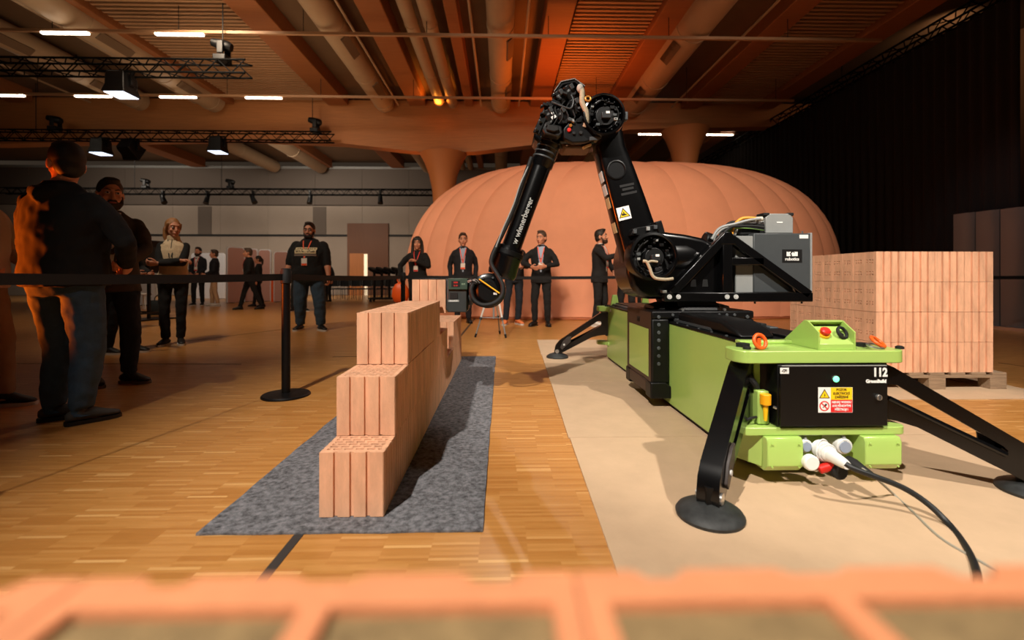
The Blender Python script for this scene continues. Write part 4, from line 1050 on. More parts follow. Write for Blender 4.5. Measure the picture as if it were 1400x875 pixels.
rp('hose_head', G().ell(P(793, 121, 3.16), (.024, .026, .032)), M('hose_cloth', (176, 172, 162), .8))
c = P(804, 135, 3.13)
o_ = rp('brass_ring', G().torus(c, (.1, -1, .2), .018, .008, 24, 10), BRASS, label='glinting brass ring connector')
# forearm
fa, fb = P(753, 192, 3.36), P(697.5, 343, 3.36); ax = (fb - fa); Lf = ax.length
fo = rp('forearm', G().lathe(fa, [(-.02, .07), (0, .088), (.04, .09), (.05, .083), (.20, .083), (.215, .074), (.225, .074), (.6, .071), (Lf, .073)], 40, ax), BLACK)
part('forearm_collar', G().lathe(fa, [(.008, .0905), (.012, .094), (.03, .094), (.034, .0905)], 40, ax), BLACKM, fo)
part('forearm_ridges', G().add([], []).lathe(fa, [(.06, .084), (.063, .087), (.07, .087), (.073, .084)], 32, ax).lathe(fa, [(.10, .084), (.103, .087), (.11, .087), (.113, .084)], 32, ax).lathe(fa, [(.14, .084), (.143, .087), (.15, .087), (.153, .084)], 32, ax), DGREY, fo)
for k in range(8):
    t = 2 * math.pi * k / 8; x, y, z = basis(ax)
    q = fa + z * .02 + (x * math.cos(t) + y * math.sin(t)) * .092
    part('bolt', G().cyl(q, q + (x * math.cos(t) + y * math.sin(t)) * .01, .009, n=8), DGREY, fo)
# lettering wrapped on the forearm tube
an = ax.normalized(); nside = Vector((0, -1, 0)); sx_ = (-an)
rdir = sx_.normalized(); updir = nside.cross(rdir).normalized()
tx = text_part('lettering', 'w wienerberger', .058, STICK_W, RB, fa + ax * .735 + nside * .0735 - updir * .012, rdir, updir if updir.x < 0 else -updir, bold=.0012, sx=.95, depth=.0003)
axis0 = fa - base_of(RB)
for v in tx.data.vertices:
    rel = v.co - axis0; al = an * rel.dot(an); pr = rel - al; lat = pr.dot(updir); th_ = lat / .0725
    v.co = axis0 + al + (nside * math.cos(th_) + updir * math.sin(th_)) * .0738
# hose along the forearm
rp('dress_hose', G().tube([P(727, 215, 3.30), P(716, 245, 3.29), P(706, 275, 3.29), P(694, 305, 3.28), P(682, 330, 3.27), P(673, 350, 3.25), P(672, 362, 3.24), P(680, 376, 3.22), P(687, 390, 3.2), P(686, 404, 3.19), P(676, 414, 3.18), P(660, 417, 3.18), P(648, 410, 3.19), P(644, 396, 3.2), P(648, 386, 3.22)], .016, 10), BLACKT, label='thick black hose looping under the wrist')
rp('dress_cable', G().tube([P(725, 222, 3.29), P(712, 250, 3.27), P(702, 280, 3.27), P(688, 312, 3.26), P(678, 338, 3.25)], .006), LGREY)
# wrist
wx, wz = P(668, 397, 3.36), P(690, 350, 3.36)
rp('wrist_collar', G().lathe(fb, [(-.03, .076), (-.025, .098), (.02, .10), (.03, .104), (.05, .104), (.06, .10), (.17, .108), (.20, .10)], 36, P(682, 386, 3.36) - fb), BLACK)
rp('wrist_strap', G().lathe(fb, [(.0, .103), (.002, .108), (.035, .108), (.037, .103)], 36, P(682, 386, 3.36) - fb), BLACKM)
rp('wrist_body', G().lathe((wx.x, 3.24, wx.z), [(0, .06), (.0, .10), (.015, .125), (.20, .13), (.24, .11), (.24, .05)], 40, (0, 1, 0)), BLACK)
rp('wrist_cover', G().lathe((wx.x, 3.225, wx.z), [(0, .001), (0, .07), (.014, .085)], 36, (0, 1, 0)), BLACKM)
for k in range(3):
    t = R(70 + 40 * k); q = Vector((wx.x + .1 * math.cos(t), 3.232, wx.z + .1 * math.sin(t)))
    rp('bolt', G().cyl(q, q + Vector((0, -.008, 0)), .008, n=8), DGREY)
sticker(677, 401.5, 5, 3, 0, STICK_W, 3.22)
rp('yellow_cable', G().tube([P(655, 381.5, 3.2), P(668, 390.5, 3.2), P(683, 401, 3.2)], .005), YELLOW, label='thin taut yellow cable across the wrist')
# gripper
ga, gb = P(656, 399, 3.36), P(637, 399, 3.36)
rp('tool_flange', G().cyl(ga, gb, .085), BLACKM, .006)
rp('tool_ring', G().cyl(ga.lerp(gb, .5), ga.lerp(gb, .75), .098), DGREY, .004)
def pbox(x0_, y0_, x1_, y1_, Ya, Yb, mat, name, bev=.004, parent=RB):
    a_, b2_ = P(x0_, y1_, Ya), P(x1_, y0_, Ya)
    return part(name, G().box((a_.x, Ya, a_.z), (b2_.x, Yb, b2_.z)), mat, parent, bev)
DG2 = M('tool_dark', (52, 56, 56), .45)
gr = pbox(611.5, 395.5, 638, 427, 3.24, 3.50, DG2, 'gripper_body', .006)
pbox(615, 400, 626, 409, 3.236, 3.25, BLACKT, 'gripper_recess', .002)
pbox(628, 396, 640, 424, 3.26, 3.48, BLACKM, 'gripper_mount', .006)
dp = pbox(612.5, 380.5, 639, 396, 3.225, 3.50, M('display_green', (52, 74, 62), .45), 'display_unit', .004)
dsc = pbox(617, 384, 629, 392.5, 3.2235, 3.226, BLACKT, 'display_screen', .001, dp)
REDD = M('red_digits', (190, 40, 30), .5, emit=(200, 40, 30), estr=.5)
p = P(623, 386.3, 3.2228); text_part('lettering', '888', .018, REDD, dp, p, UX, UZ, sx=1.1)
p = P(623, 390.5, 3.2228); text_part('lettering', '0.00', .015, REDD, dp, p, UX, UZ, sx=1.1)
p = P(633.5, 388.5, 3.2242); text_part('lettering', 'KM', .017, M('pale_green_print', (170, 200, 170), .5), dp, p, UX, UZ)
lb_ = pbox(612.5, 409.8, 627.5, 412.8, 3.2385, 3.2405, M('print_strip', (150, 152, 150), .5), 'label_strip', 0)
p = P(620, 411.3, 3.238); text_part('lettering', 'GreenBuild', .0125, STICK_W, lb_, p, UX, UZ, bold=.0005)
rp('clamp_jaw', G().box((held.location.x - BW / 2 + .01, 3.40, held.location.z + BH + .001), (P(614, 380, 3.36).x, 3.70, held.location.z + BH + .010)), BLACKM, .004)
rp('clamp_plate', G().box((held.location.x + BW / 2 + .001, 3.38, held.location.z + .02), (P(613, 380, 3.36).x, 3.66, held.location.z + BH)), DGREY, .003)
for k in range(7):
    rnd = random.Random(20 + k)
    rp('tool_cable', G().tube([P(638, 386, 3.24), P(642 + rnd.uniform(-2, 3), 380 + rnd.uniform(-1, 6), 3.22), P(648 + rnd.uniform(-3, 3), 383 + rnd.uniform(-3, 5), 3.2), P(654 + rnd.uniform(-2, 2), 386 + rnd.uniform(-3, 3), 3.22)], .004), [BLACKT, LGREY, BLACKT, BLACKM][k % 4])
# side frames carrying the controller
def frame(Y, near):
    w_ = .062
    def B(a, b_, w__=w_, nm='frame_bar'): return rp(nm, G().bar(P(*a, 3.2) + Vector((0, Y - 3.2, 0)), P(*b_, 3.2) + Vector((0, Y - 3.2, 0)), w__, .05, (0, 1, 0)), BLACK, .006)
    B((906, 406), (1108, 406), .066)
    B((992, 322), (917, 402)); B((992, 322), (1104, 403)); B((992.5, 326), (992.5, 400), .072)
    B((998, 357.5), (1042, 357.5), .055)
    q = P(992, 323, 3.2) + Vector((0, Y - 3.2, 0)); rp('gusset', G().prism([q + Vector((a, -.027, b_)) for a, b_ in ((-.05, -.06), (.06, -.06), (.03, .028), (-.025, .028))], (0, .054, 0)), BLACK, .004)
    if near:
        for x_ in (913, 925, 991, 1003):
            c = P(x_, 405.5, 3.2); c.y = Y - .026
            o_ = rp('frame_bolt', G().ring(c, (0, -1, 0), .0165, .011, .006, 24), M('zinc', (196, 196, 192), .5))
            part('bolt_head', G().cyl(c, c + Vector((0, -.009, 0)), .010, n=6), M('zinc', (196, 196, 192), .5), o_)
        rp('frame_tab', G().box(P(906, 399.5, 3.17) - Vector((.0, 0, .006)), P(912, 397, 3.17) + Vector((0, .05, 0))), STEEL, .002)
frame(3.195, True); frame(3.765, False)
# controller cabinet
ca, cb = P(1030.5, 400, 3.23), P(1107.5, 319, 3.23)
cab = rp('controller_cabinet', G().box((ca.x, 3.23, ca.z), (cb.x, 3.73, cb.z)), DGREY, .006, label='grey controller cabinet at the tail of the robot')
part('cabinet_edge', G().box((cb.x + .0005, 3.225, ca.z - .01), (cb.x + .014, 3.735, cb.z + .004)), LGREY, cab, .003)
la, lb2 = P(1006, 400, 3.24), P(1029.8, 322.5, 3.24)
part('cabinet_flank', G().box((la.x, 3.24, la.z), (lb2.x, 3.72, lb2.z)), LGREY, cab, .004)
part('flank_seam', G().box((la.x + .01, 3.2385, ca.z + .2), (lb2.x - .01, 3.2405, ca.z + .206)), DGREY, cab)
tb0, tb1 = P(1047, 318.8, 3.3), P(1084.5, 292, 3.3); chf = .03
part('top_box', G().prism([(tb0.x, 3.3, tb0.z), (tb1.x, 3.3, tb0.z), (tb1.x, 3.3, tb1.z - chf), (tb1.x - chf, 3.3, tb1.z), (tb0.x + chf, 3.3, tb1.z), (tb0.x, 3.3, tb1.z - chf)], (0, .25, 0)), LGREY, cab, .005)
for x_ in (1048, 1081): 
    q = P(x_, 293, 3.3); part('box_handle', G().box(q + Vector((-.02, .0, -.01)), q + Vector((.025, .1, .012))), BLACKT, cab, .005)
q = P(1066, 304, 3.299); part('print_strip', G().box((q.x - .022, 3.2975, q.z - .005), (q.x + .022, 3.2998, q.z + .005)), STICK_W, cab)
st = part('logo_plate', G().box((P(1069.5, 341, 3.229).x, 3.2280, P(1069, 359, 3.229).z), (P(1096.5, 341, 3.229).x, 3.2298, P(1069, 341, 3.229).z)), STICK_B, cab)
q = P(1083, 354.3, 3.227); text_part('lettering', 'robotics', .031, STICK_W, st, q, UX, UZ, bold=.0009, sx=.98)
k = 3.227 / FPX
def lg(pts): return [P(1083 + a, 347.2 - b_, 3.2275) for a, b_ in pts]
for sh in ([(-7.6, -3), (-2.6, -3), (-2.0, -1.6), (-3.3, .3), (-1.3, 3), (-4.2, 3), (-5.2, 1.9), (-5.5, 3), (-7.6, 3)],
           [(-.3, -3), (7.6, -3), (7.6, 3), (2.5, 3), (3.6, 1.3), (2.8, .9), (1.0, 2.8), (-1.5, .1), (-.3, -.8)]):
    part('logo_mark', G().prism(lg(sh), (0, -.0005, 0)), STICK_W, st, smooth=None)
part('tag', G().box((P(1093, 320, 3.229).x, 3.2285, P(1093, 326, 3.229).z), (P(1105, 320, 3.229).x, 3.2299, P(1093, 321, 3.229).z)), STICK_W, cab)
part('lifting_stud', G().cyl(P(1097, 319, 3.3), P(1097, 316, 3.3), .006), STEEL, cab)
for x_ in (1032, 1096): part('foot_stud', G().cyl(P(x_, 412.5, 3.22), P(x_, 415, 3.22), .007, n=8), BLACKT, cab)
# connector block and cables on top
part('connector_block', G().box((P(1012, 320, 3.3).x, 3.3, P(1012, 321, 3.3).z), (P(1046, 320, 3.3).x, 3.55, P(1012, 305, 3.3).z)), BLACKT, cab, .01)
cc = [((973, 327), (984, 312), (1005, 306), (1024, 301), (1040, 299), LGREY, .010), ((1000, 322), (1004, 308), (1014, 299), (1028, 298), (1042, 300), M('cable_orange', (240, 160, 40), .5), .011),
      ((1004, 322), (1010, 311), (1021, 304), (1033, 302), (1046, 304), WHITE, .009), ((984, 322), (996, 306), (1010, 303), (1030, 298), (1046, 299), BLACKT, .012),
      ((990, 318), (1000, 310), (1016, 309), (1030, 309), (1044, 311), BLACKT, .010), ((995, 318), (1003, 312), (1018, 312), (1030, 313), (1044, 315), M('cable_green', (120, 170, 60), .5), .006),
      ((976, 332), (979, 322), (990, 312), (1004, 311), (1016, 314), LGREY, .006), ((1008, 318), (1016, 310), (1026, 307), (1036, 309), (1046, 308), DGREY, .008)]
for i_, c_ in enumerate(cc):
    rp('supply_cable', G().tube([P(x_, y_, 3.27 + .035 * (i_ % 4)) for x_, y_ in c_[:5]], c_[6]), c_[5])
rp('cable_gland', G().cyl(P(1033, 300, 3.3), P(1042, 299, 3.3), .017), M('gland_cream', (214, 206, 186), .5), .003)
for k in range(6):
    q = P(978 + k * 4, 330 + 3 * (k % 3), 3.42); rp('tail_fitting', G().box(q - Vector((.02, .05, .025)), q + Vector((.025, .05, .02))), [BLACKM, DGREY, BLACKT][k % 3], .005)
rp('copper_bundle', G().tube([P(998, 333, 3.32), P(999, 345, 3.32), P(997, 358, 3.32)], .014), M('copper', (190, 84, 40), .4))

# power cables on the boards
cab1 = [P(1160, 637, 1.83), P(1172, 645, 1.79), P(1190, 655, 1.74)]
def fl(px, py, z=.014):
    d = (HC - z) * FPX / (py - HOR); return D(px, d, z)
def cp(px, py, d): return D(px, d, HC - (py - HOR) * d / FPX)
thing('power_cable', G().tube([cp(1156, 634, 1.83), cp(1168, 641, 1.81), cp(1195, 651, 1.79), cp(1235, 667, 1.77), cp(1270, 690, 1.735), cp(1302, 722, 1.665), cp(1326, 757, 1.51), fl(1337, 790), fl(1338, 835), fl(1330, 880)], .011, 10), M('cable_rubber', (24, 26, 27), .5), (1.5, 1.6, .02), 'thick black power cable running from the white coupling over the board', 'cable')
thing('power_cable', G().tube([P(1170, 634, 1.87), cp(1185, 645, 1.84), cp(1200, 656, 1.83), fl(1222, 676, .012), fl(1245, 697, .008), fl(1285, 735, .008), fl(1335, 765, .008), fl(1390, 795, .008), fl(1450, 820, .008)], .005, 8), M('cable_grey', (150, 144, 128), .6), (1.5, 1.6, .02), 'thin grey cable lying beside the thick black one', 'cable')
thing('power_plug', G().lathe(P(1158, 630, 1.90), [(0, .024), (.03, .026), (.06, .02), (.10, .014), (.115, .009)], 18, P(1192, 650, 1.80) - P(1158, 630, 1.90)), BLACKT, P(1160, 634, 1.9), 'black cable plug tucked behind the white coupling', 'plug')
# ------------------------------------------------------------------ people
TS = bpy.data.scenes.new('scratch')
TEXN = bpy.data.textures.new('cloth_folds', 'CLOUDS'); TEXN.noise_scale = .09; TEXN.noise_depth = 1
def remesh(g, voxel, smooth=3, fold=0.0, ratio=1.0):
    """fuse overlapping closed pieces into one continuous skin"""
    me = bpy.data.meshes.new('raw'); me.from_pydata([tuple(p) for p in g.v], [], g.f); me.validate()
    o = bpy.data.objects.new('raw', me); TS.collection.objects.link(o)
    m = o.modifiers.new('r', 'REMESH'); m.mode = 'VOXEL'; m.voxel_size = voxel
    if smooth: m = o.modifiers.new('s', 'SMOOTH'); m.iterations = smooth; m.factor = .5
    if fold: m = o.modifiers.new('d', 'DISPLACE'); m.texture = TEXN; m.strength = fold; m.mid_level = .5
    if ratio < 1: m = o.modifiers.new('c', 'DECIMATE'); m.ratio = ratio
    vl = TS.view_layers[0]; vl.update(); dg = vl.depsgraph
    out = bpy.data.meshes.new_from_object(o.evaluated_get(dg), depsgraph=dg)
    bpy.data.objects.remove(o); bpy.data.meshes.remove(me)
    out.shade_smooth()
    return out
SKIN = M('skin', (206, 142, 112), .55, var=.04, scale=20)
HAIRD = M('hair_dark', (30, 20, 14), .6, var=.3, scale=90, stretch=(1, 1, .3))
HAIRB = M('hair_brown', (58, 38, 24), .6, var=.3, scale=90, stretch=(1, 1, .3))
HAIRL = M('hair_blonde', (150, 104, 62), .6, var=.3, scale=90, stretch=(1, 1, .3))
HAIRG = M('hair_grey_brown', (74, 58, 46), .6, var=.3, scale=90)
EYE = M('eye_white', (220, 214, 206), .3); IRIS = M('iris', (30, 22, 16), .2); LIP = M('lips', (168, 88, 78), .5)
NAVY = M('navy_wool', (17, 19, 27), .85, bump=.1); BLK = M('black_cloth', (14, 14, 15), .9, bump=.1); CHAR = M('charcoal_cloth', (28, 28, 30), .9)
DENIM = M('denim', (50, 70, 88), .9, var=.2, scale=18, bump=.2); DENIMD = M('dark_denim', (22, 30, 40), .9, var=.2, scale=18)
BEIGE = M('beige_chino', (196, 160, 124), .9, var=.05); FLEECE = M('cream_fleece', (206, 184, 152), 1.0, var=.12, scale=60, bump=.6, bscale=90)
SHIRTB = M('blue_shirt', (150, 166, 190), .8); SHIRTW = M('white_shirt', (216, 212, 206), .8); OLIVE = M('brown_jacket', (62, 50, 36), .85, bump=.15)
LAN_R = M('red_lanyard', (206, 48, 38), .6); LAN_O = M('orange_lanyard', (236, 84, 34), .6); BADGE = M('badge_card', (228, 222, 214), .5)
SOLE = M('white_sole', (206, 200, 192), .6); SHOEB = M('black_shoe', (16, 15, 15), .5); SHOEG = M('grey_shoe', (66, 64, 60), .8); SHOEW = M('white_shoe', (212, 208, 200), .6)
V3 = Vector
TORSO = {  # z, rx, ry, cy
    'suit': [(.80, .188, .135, .005), (.92, .186, .135, .005), (1.06, .168, .122, .0), (1.20, .186, .13, .0), (1.32, .20, .13, .005), (1.40, .185, .112, .012), (1.455, .115, .088, .02), (1.50, .066, .066, .022)],
    'jumper': [(.86, .185, .138, 0), (.93, .192, .142, 0), (1.06, .182, .134, 0), (1.20, .192, .136, 0), (1.32, .202, .134, .005), (1.40, .188, .115, .012), (1.455, .12, .092, .02), (1.505, .074, .072, .022)],
    'woman': [(.86, .168, .122, 0), (.95, .172, .126, 0), (1.08, .148, .108, 0), (1.22, .160, .122, -.004), (1.32, .165, .116, 0), (1.39, .155, .098, .01), (1.44, .10, .075, .02), (1.49, .056, .056, .022)],
}
def person(px, d, H, face, label, group=None, kind='suit', girth=1.0, lean=(0, 0), twist=0.0, head=(0, 0), feet=((-.10, .0, 0), (.10, .0, 0)), hands=(None, None), poles=(None, None),
           top=None, pants=None, shoes=None, sole=None, hair=HAIRD, hairstyle='short', skin=SKIN, shirt=None, lanyard=None, badge=True, beard=None, sleeves='long', vest=None, hood=False,
           fine=False, curl=.5, glasses=False, extra=None, tie=None):
    s = H / 1.75; loc = D(px, d)
    rt = root('person', loc, label, 'person', group, R(face))
    def sc(p): return V3(p) * s
    tw = R(twist)
    def tf(p):
        """torso frame -> person frame"""
        p = V3(p); t = min(1.15, max(0, (p.z - .95) / .5)); a = tw * min(1, t); c, n = math.cos(a), math.sin(a)
        return V3((p.x * c - p.y * n + lean[0] * t, p.x * n + p.y * c + lean[1] * t, p.z))
    def td(v, z):
        t = min(1, max(0, (z - .95) / .5)); a = tw * t; return V3((v[0] * math.cos(a) - v[1] * math.sin(a), v[0] * math.sin(a) + v[1] * math.cos(a), v[2]))
    prof = TORSO[kind]; gx = girth
    def torso_rows(grow=0.0, zmin=0, zmax=9, belly=True):
        rows = []
        for z, rx, ry, cy in prof:
            if z < zmin or z > zmax: continue
            k = 1 + (gx - 1) * (1 if z < 1.38 else .35); kb = 1 + (gx - 1) * (1.5 if z < 1.3 else .4)
            rows.append((tf((0, cy, z)) * s, (rx * k + grow) * s, (ry * kb + grow) * s, td((1, 0, 0), z), td((0, 1, 0), z)))
        return rows
    def front(x, z, off=.004):
        """point on the chest surface"""
        for i in range(len(prof) - 1):
            z0, z1 = prof[i][0], prof[i + 1][0]
            if z <= z1 or i == len(prof) - 2: break
        t = min(1, max(0, (z - z0) / (z1 - z0))); a = [prof[i][k] * (1 - t) + prof[i + 1][k] * t for k in range(4)]
        k = 1 + (gx - 1) * (1 if z < 1.38 else .35); kb = 1 + (gx - 1) * (1.5 if z < 1.3 else .4)
        rx, ry = a[1] * k, a[2] * kb
        y = a[3] - ry * math.sqrt(max(0.05, 1 - (x / rx) ** 2)) - off
        return tf((x, y, z)) * s
    # arms: two-bone reach
    shx = (.178 if kind != 'woman' else .150) * (1 + (gx - 1) * .7)
    arms = []
    UA, FA = .30, .265
    for i, sg in enumerate((-1, 1)):
        sh = tf((sg * shx, .012, 1.405)); tgt = hands[i]
        wr = V3(tgt) if tgt is not None else sh + V3((sg * .085, -.03, -.545))
        dv = wr - sh; L_ = min(dv.length, (UA + FA) * .999); dv.normalize(); wr = sh + dv * L_
        pole = V3(poles[i]) if poles[i] is not None else V3((sg * .35, .6, -.1))
        a = (UA * UA - FA * FA + L_ * L_) / (2 * L_); hh = math.sqrt(max(0, UA * UA - a * a))
        pn = (pole - dv * pole.dot(dv)).normalized(); el = sh + dv * a + pn * hh
        arms.append((sh, el, wr))
    # legs
    legs = []
    for i, sg in enumerate((-1, 1)):
        fx, fy, fyaw = feet[i][:3]; lift = feet[i][3] if len(feet[i]) > 3 else 0
        hip = V3((sg * .088 * (1 + (gx - 1) * .7), 0.0, .885)); an = V3((fx, fy, .085 + lift)); dv = an - hip; L_ = min(dv.length, .835); dv.normalize()
        a = L_ * .51; hh = math.sqrt(max(0, .425 ** 2 - a * a)) if L_ < .835 else .0
        pn = V3((math.sin(R(fyaw)), -math.cos(R(fyaw)), 0)); kn = hip + dv * a + pn * min(hh * .3, .035)
        legs.append((hip, kn, an, fyaw, lift))
    # head frame
    hy, hp = R(twist + head[0]), R(head[1]); nb = tf((0, .018, 1.46)); hc = tf((0, -.012, 1.632))
    rot = Matrix.Rotation(hy, 3, 'Z') @ Matrix.Rotation(hp, 3, 'X')
    HK = 1.10
    def hd(p): return (hc + rot @ (V3(p) * HK)) * s
    # ---- body skin: one continuous surface
    g = G()
    g.ell(hd((0, .012, .022)), [v * s * HK for v in (.074, .093, .098)], rot, 20, 14)
    g.ell(hd((0, -.022, -.045)), [v * s * HK for v in (.057, .064, .074)], rot, 18, 12)
    g.ell(hd((0, -.058, -.098)), [v * s * HK for v in (.027, .024, .022)], rot, 12, 8)
    g.limb([hd((0, -.078, .012)), hd((0, -.093, -.018)), hd((0, -.099, -.034))], [.010 * s, .013 * s, .016 * s], 10)
    g.ell(hd((0, -.066, .030)), [v * s * HK for v in (.056, .022, .012)], rot, 14, 8)
    for sg in (-1, 1):
        g.ell(hd((sg * .076, .012, -.012)), [v * s * HK for v in (.012, .020, .032)], rot, 12, 8)
        g.ell(hd((sg * .038, -.058, -.030)), [v * s * HK for v in (.022, .020, .022)], rot, 12, 8)
    g.ell(hd((0, -.082, -.066)), [v * s * HK for v in (.024, .012, .012)], rot, 12, 8)
    g.limb([hd((0, .025, -.06)), (nb + V3((0, 0, .02))) * s, nb * s], [.052 * s * (1 + (gx - 1) * .5), .054 * s * (1 + (gx - 1) * .5), .07 * s], 14)
    g.loft([(c, rx * .82, ry * .82, a, b_) for c, rx, ry, a, b_ in torso_rows()], 20)
    for i, sg in enumerate((-1, 1)):
        sh, el, wr = arms[i]
        kk = 1 + (gx - 1) * .7
        g.limb([(sh + V3((-sg * .03, 0, -.03))) * s, sh.lerp(el, .5) * s, el * s], [.043 * s * kk, .040 * s * kk, .036 * s * kk], 12)
        g.limb([el * s, el.lerp(wr, .35) * s, wr * s], [.037 * s * kk, .039 * s * kk, .026 * s], 12)
        # hand: palm, four fingers, thumb
        f = (wr - el).normalized(); inw = V3((-sg, -.25, 0)); n = (inw - f * inw.dot(f)).normalized(); lat = f.cross(n).normalized()
        if lat.z > 0 and abs(lat.z) > .3: thumbdir = lat
        else: thumbdir = lat if lat.y < 0 else -lat
        cu = curl[i] if isinstance(curl, tuple) else curl
        p0 = wr; p1 = wr + f * .085
        g.loft([((p0 + f * t) * s, a * s, b_ * s, lat, n) for t, a, b_ in ((-.01, .026, .022), (.02, .032, .020), (.055, .040, .019), (.085, .041, .016), (.094, .036, .010))], 14)
        for k, (o_, ln) in enumerate(((-.033, .062), (-.011, .076), (.011, .080), (.033, .070))):
            b_ = wr + f * .085 + lat * (o_ if thumbdir.dot(lat) > 0 else -o_); pts = [b_ - f * .02]; dr = f.copy(); ang = 0
            pts.append(b_)
            for q in range(3):
                ang += R(10 + 52 * cu); dr = (f * math.cos(ang) + n * math.sin(ang) + lat * .05 * (o_ / .033) * (1 if thumbdir.dot(lat) > 0 else -1)).normalized(); pts.append(pts[-1] + dr * ln * (.44, .32, .26)[q])
            g.limb([p * s for p in pts], [.0095 * s, .0095 * s, .009 * s, .0083 * s, .0073 * s], 8)
        tb = wr + f * .025 + thumbdir * .026; t1 = tb + (f * .6 + thumbdir * .75 + n * .25).normalized() * .036; t2 = t1 + (f * .85 + thumbdir * .35 + n * .3).normalized() * .03; t3 = t2 + (f * .95 + n * .4).normalized() * .024
        g.limb([p * s for p in (tb, t1, t2, t3)], [.014 * s, .0115 * s, .010 * s, .008 * s], 8)
    for i in (0, 1):
        hip, kn, an, yw, lift = legs[i]
        g.limb([hip * s, hip.lerp(kn, .5) * s, kn * s], [.078 * s, .066 * s, .05 * s], 12)
        g.limb([kn * s, kn.lerp(an, .3) * s, an * s], [.05 * s, .05 * s, .034 * s], 12)
        yv = V3((math.sin(R(yw)), -math.cos(R(yw)), 0))
        g.limb([(an + V3((0, 0, -.03))) * s, (an + yv * .10 + V3((0, 0, -.05))) * s], [.036 * s, .026 * s], 10)
    me = remesh(g, (.0062 if fine else .0085) * s, 2, 0, .35 if fine else .4); me.materials.append(skin); link('body', me, rt)
    # ---- eyes, mouth
    if True:
        for sg in (-1, 1):
            e = link('eye', mesh_of(G().ell(hd((sg * .031, -.0755, .006)), [v * s * HK for v in (.0145, .0105, .0085)], rot, 12, 8), 'eye', EYE, smooth=80), rt)
            link('iris', mesh_of(G().ell(hd((sg * .031, -.0835, .006)), [v * s * HK for v in (.0072, .005, .0072)], rot, 10, 6), 'iris', IRIS, smooth=80), e)
            link('eyebrow', mesh_of(G().limb([hd((sg * .015, -.086, .027)), hd((sg * .033, -.083, .033)), hd((sg * .05, -.068, .028))], [.005 * s, .0055 * s, .003 * s], 6), 'eyebrow', hair, smooth=80), rt)
        link('mouth', mesh_of(G().ell(hd((0, -.0905, -.067)), [v * s * HK for v in (.023, .006, .0065)], rot, 12, 6), 'mouth', LIP, smooth=80), rt)
    # ---- hair
    g = G()
    if hairstyle == 'short':
        g.ell(hd((0, .022, .036)), [v * s * HK for v in (.081, .097, .096)], rot, 20, 14)
        g.ell(hd((0, .055, -.02)), [v * s * HK for v in (.070, .06, .07)], rot, 16, 10)
        g.ell(hd((0, -.03, .105)), [v * s * HK for v in (.055, .052, .026)], rot, 16, 8)
    elif hairstyle == 'tied':
        g.ell(hd((0, .02, .034)), [v * s * HK for v in (.080, .096, .096)], rot, 20, 14)
        g.ell(hd((0, .055, -.02)), [v * s * HK for v in (.068, .06, .07)], rot, 16, 10)
        g.limb([hd((-.02, .10, .03)), hd((-.03, .13, -.02)), hd((-.035, .125, -.12)), hd((-.03, .11, -.20))], [.035 * s, .036 * s, .03 * s, .012 * s], 12)
        for sg in (-1, 1): g.limb([hd((sg * .072, -.03, .05)), hd((sg * .078, -.012, 0)), hd((sg * .072, .01, -.07))], [.016 * s, .014 * s, .006 * s], 8)
    elif hairstyle == 'long':
        g.ell(hd((0, .018, .034)), [v * s * HK for v in (.084, .098, .097)], rot, 20, 14)
        for sg in (-1, 1):
            g.limb([hd((sg * .05, -.04, .085)), hd((sg * .078, -.025, .03)), hd((sg * .085, -.01, -.07)), hd((sg * .09, -.02, -.17)), hd((sg * .085, -.05, -.27))], [.024 * s, .028 * s, .034 * s, .034 * s, .014 * s], 10)
        g.limb([hd((0, .06, 0)), hd((0, .085, -.1)), hd((0, .09, -.22))], [.075 * s, .072 * s, .04 * s], 14)
    me = remesh(g, .0085 * s, 2, .004); me.materials.append(hair); link('hair', me, rt)
    if beard:
        g = G().ell(hd((0, -.045, -.088)), [v * s * HK for v in (.056, .052, .044)], rot, 16, 10)
        for sg in (-1, 1): g.limb([hd((sg * .066, -.01, -.02)), hd((sg * .056, -.035, -.07)), hd((sg * .03, -.065, -.1))], [.012 * s, .022 * s, .026 * s], 8)
        g.limb([hd((-.024, -.083, -.052)), hd((0, -.093, -.047)), hd((.024, -.083, -.052))], [.007 * s, .009 * s, .007 * s], 8)
        me = remesh(g, .0075 * s, 2, .003); me.materials.append(beard); link('beard', me, rt)
    if glasses:
        g = G()
        for sg in (-1, 1):
            g.torus(hd((sg * .032, -.098, .004)), rot @ V3((0, -1, 0)), .021 * s, .0028 * s, 16, 6); g.limb([hd((sg * .053, -.096, .008)), hd((sg * .078, .0, .004))], [.0025 * s, .0025 * s], 6)
        g.limb([hd((-.011, -.1, .006)), hd((.011, -.1, .006))], [.0025 * s, .0025 * s], 6)
        link('glasses', mesh_of(g, 'glasses', BLACKT, smooth=60), rt)
    # ---- trousers
    g = G(); k = gx
    waist = 1.03 if kind != 'woman' else 1.05
    g.loft([(V3((0, 0, z)) * s, rx * k * s, ry * (1 + (k - 1) * 1.4) * s, V3((1, 0, 0)), V3((0, 1, 0))) for z, rx, ry in ((.80, .158, .108), (.86, .176, .122), (.93, .176, .124), (waist, .158, .112))], 20)
    for i in (0, 1):
        hip, kn, an, yw, lift = legs[i]
        a, c, e = (.094, .070, .056) if kind != 'woman' else (.086, .060, .052)
        g.limb([(hip + V3((0, 0, -.01))) * s, hip.lerp(kn, .5) * s, kn * s], [a * s * k, (a + c) / 2 * s * k, c * s * k], 14)
        pts = [kn, kn.lerp(an, .45), an + V3((0, 0, .02))]; rs_ = [c * k, (c * .5 + e * .5) * k, e * (1 + (k - 1) * .6)]
        rows = []
        for q in range(3):
            x, y, z = basis(an - kn); rows.append((pts[q] * s, rs_[q] * s, rs_[q] * s, x, y))
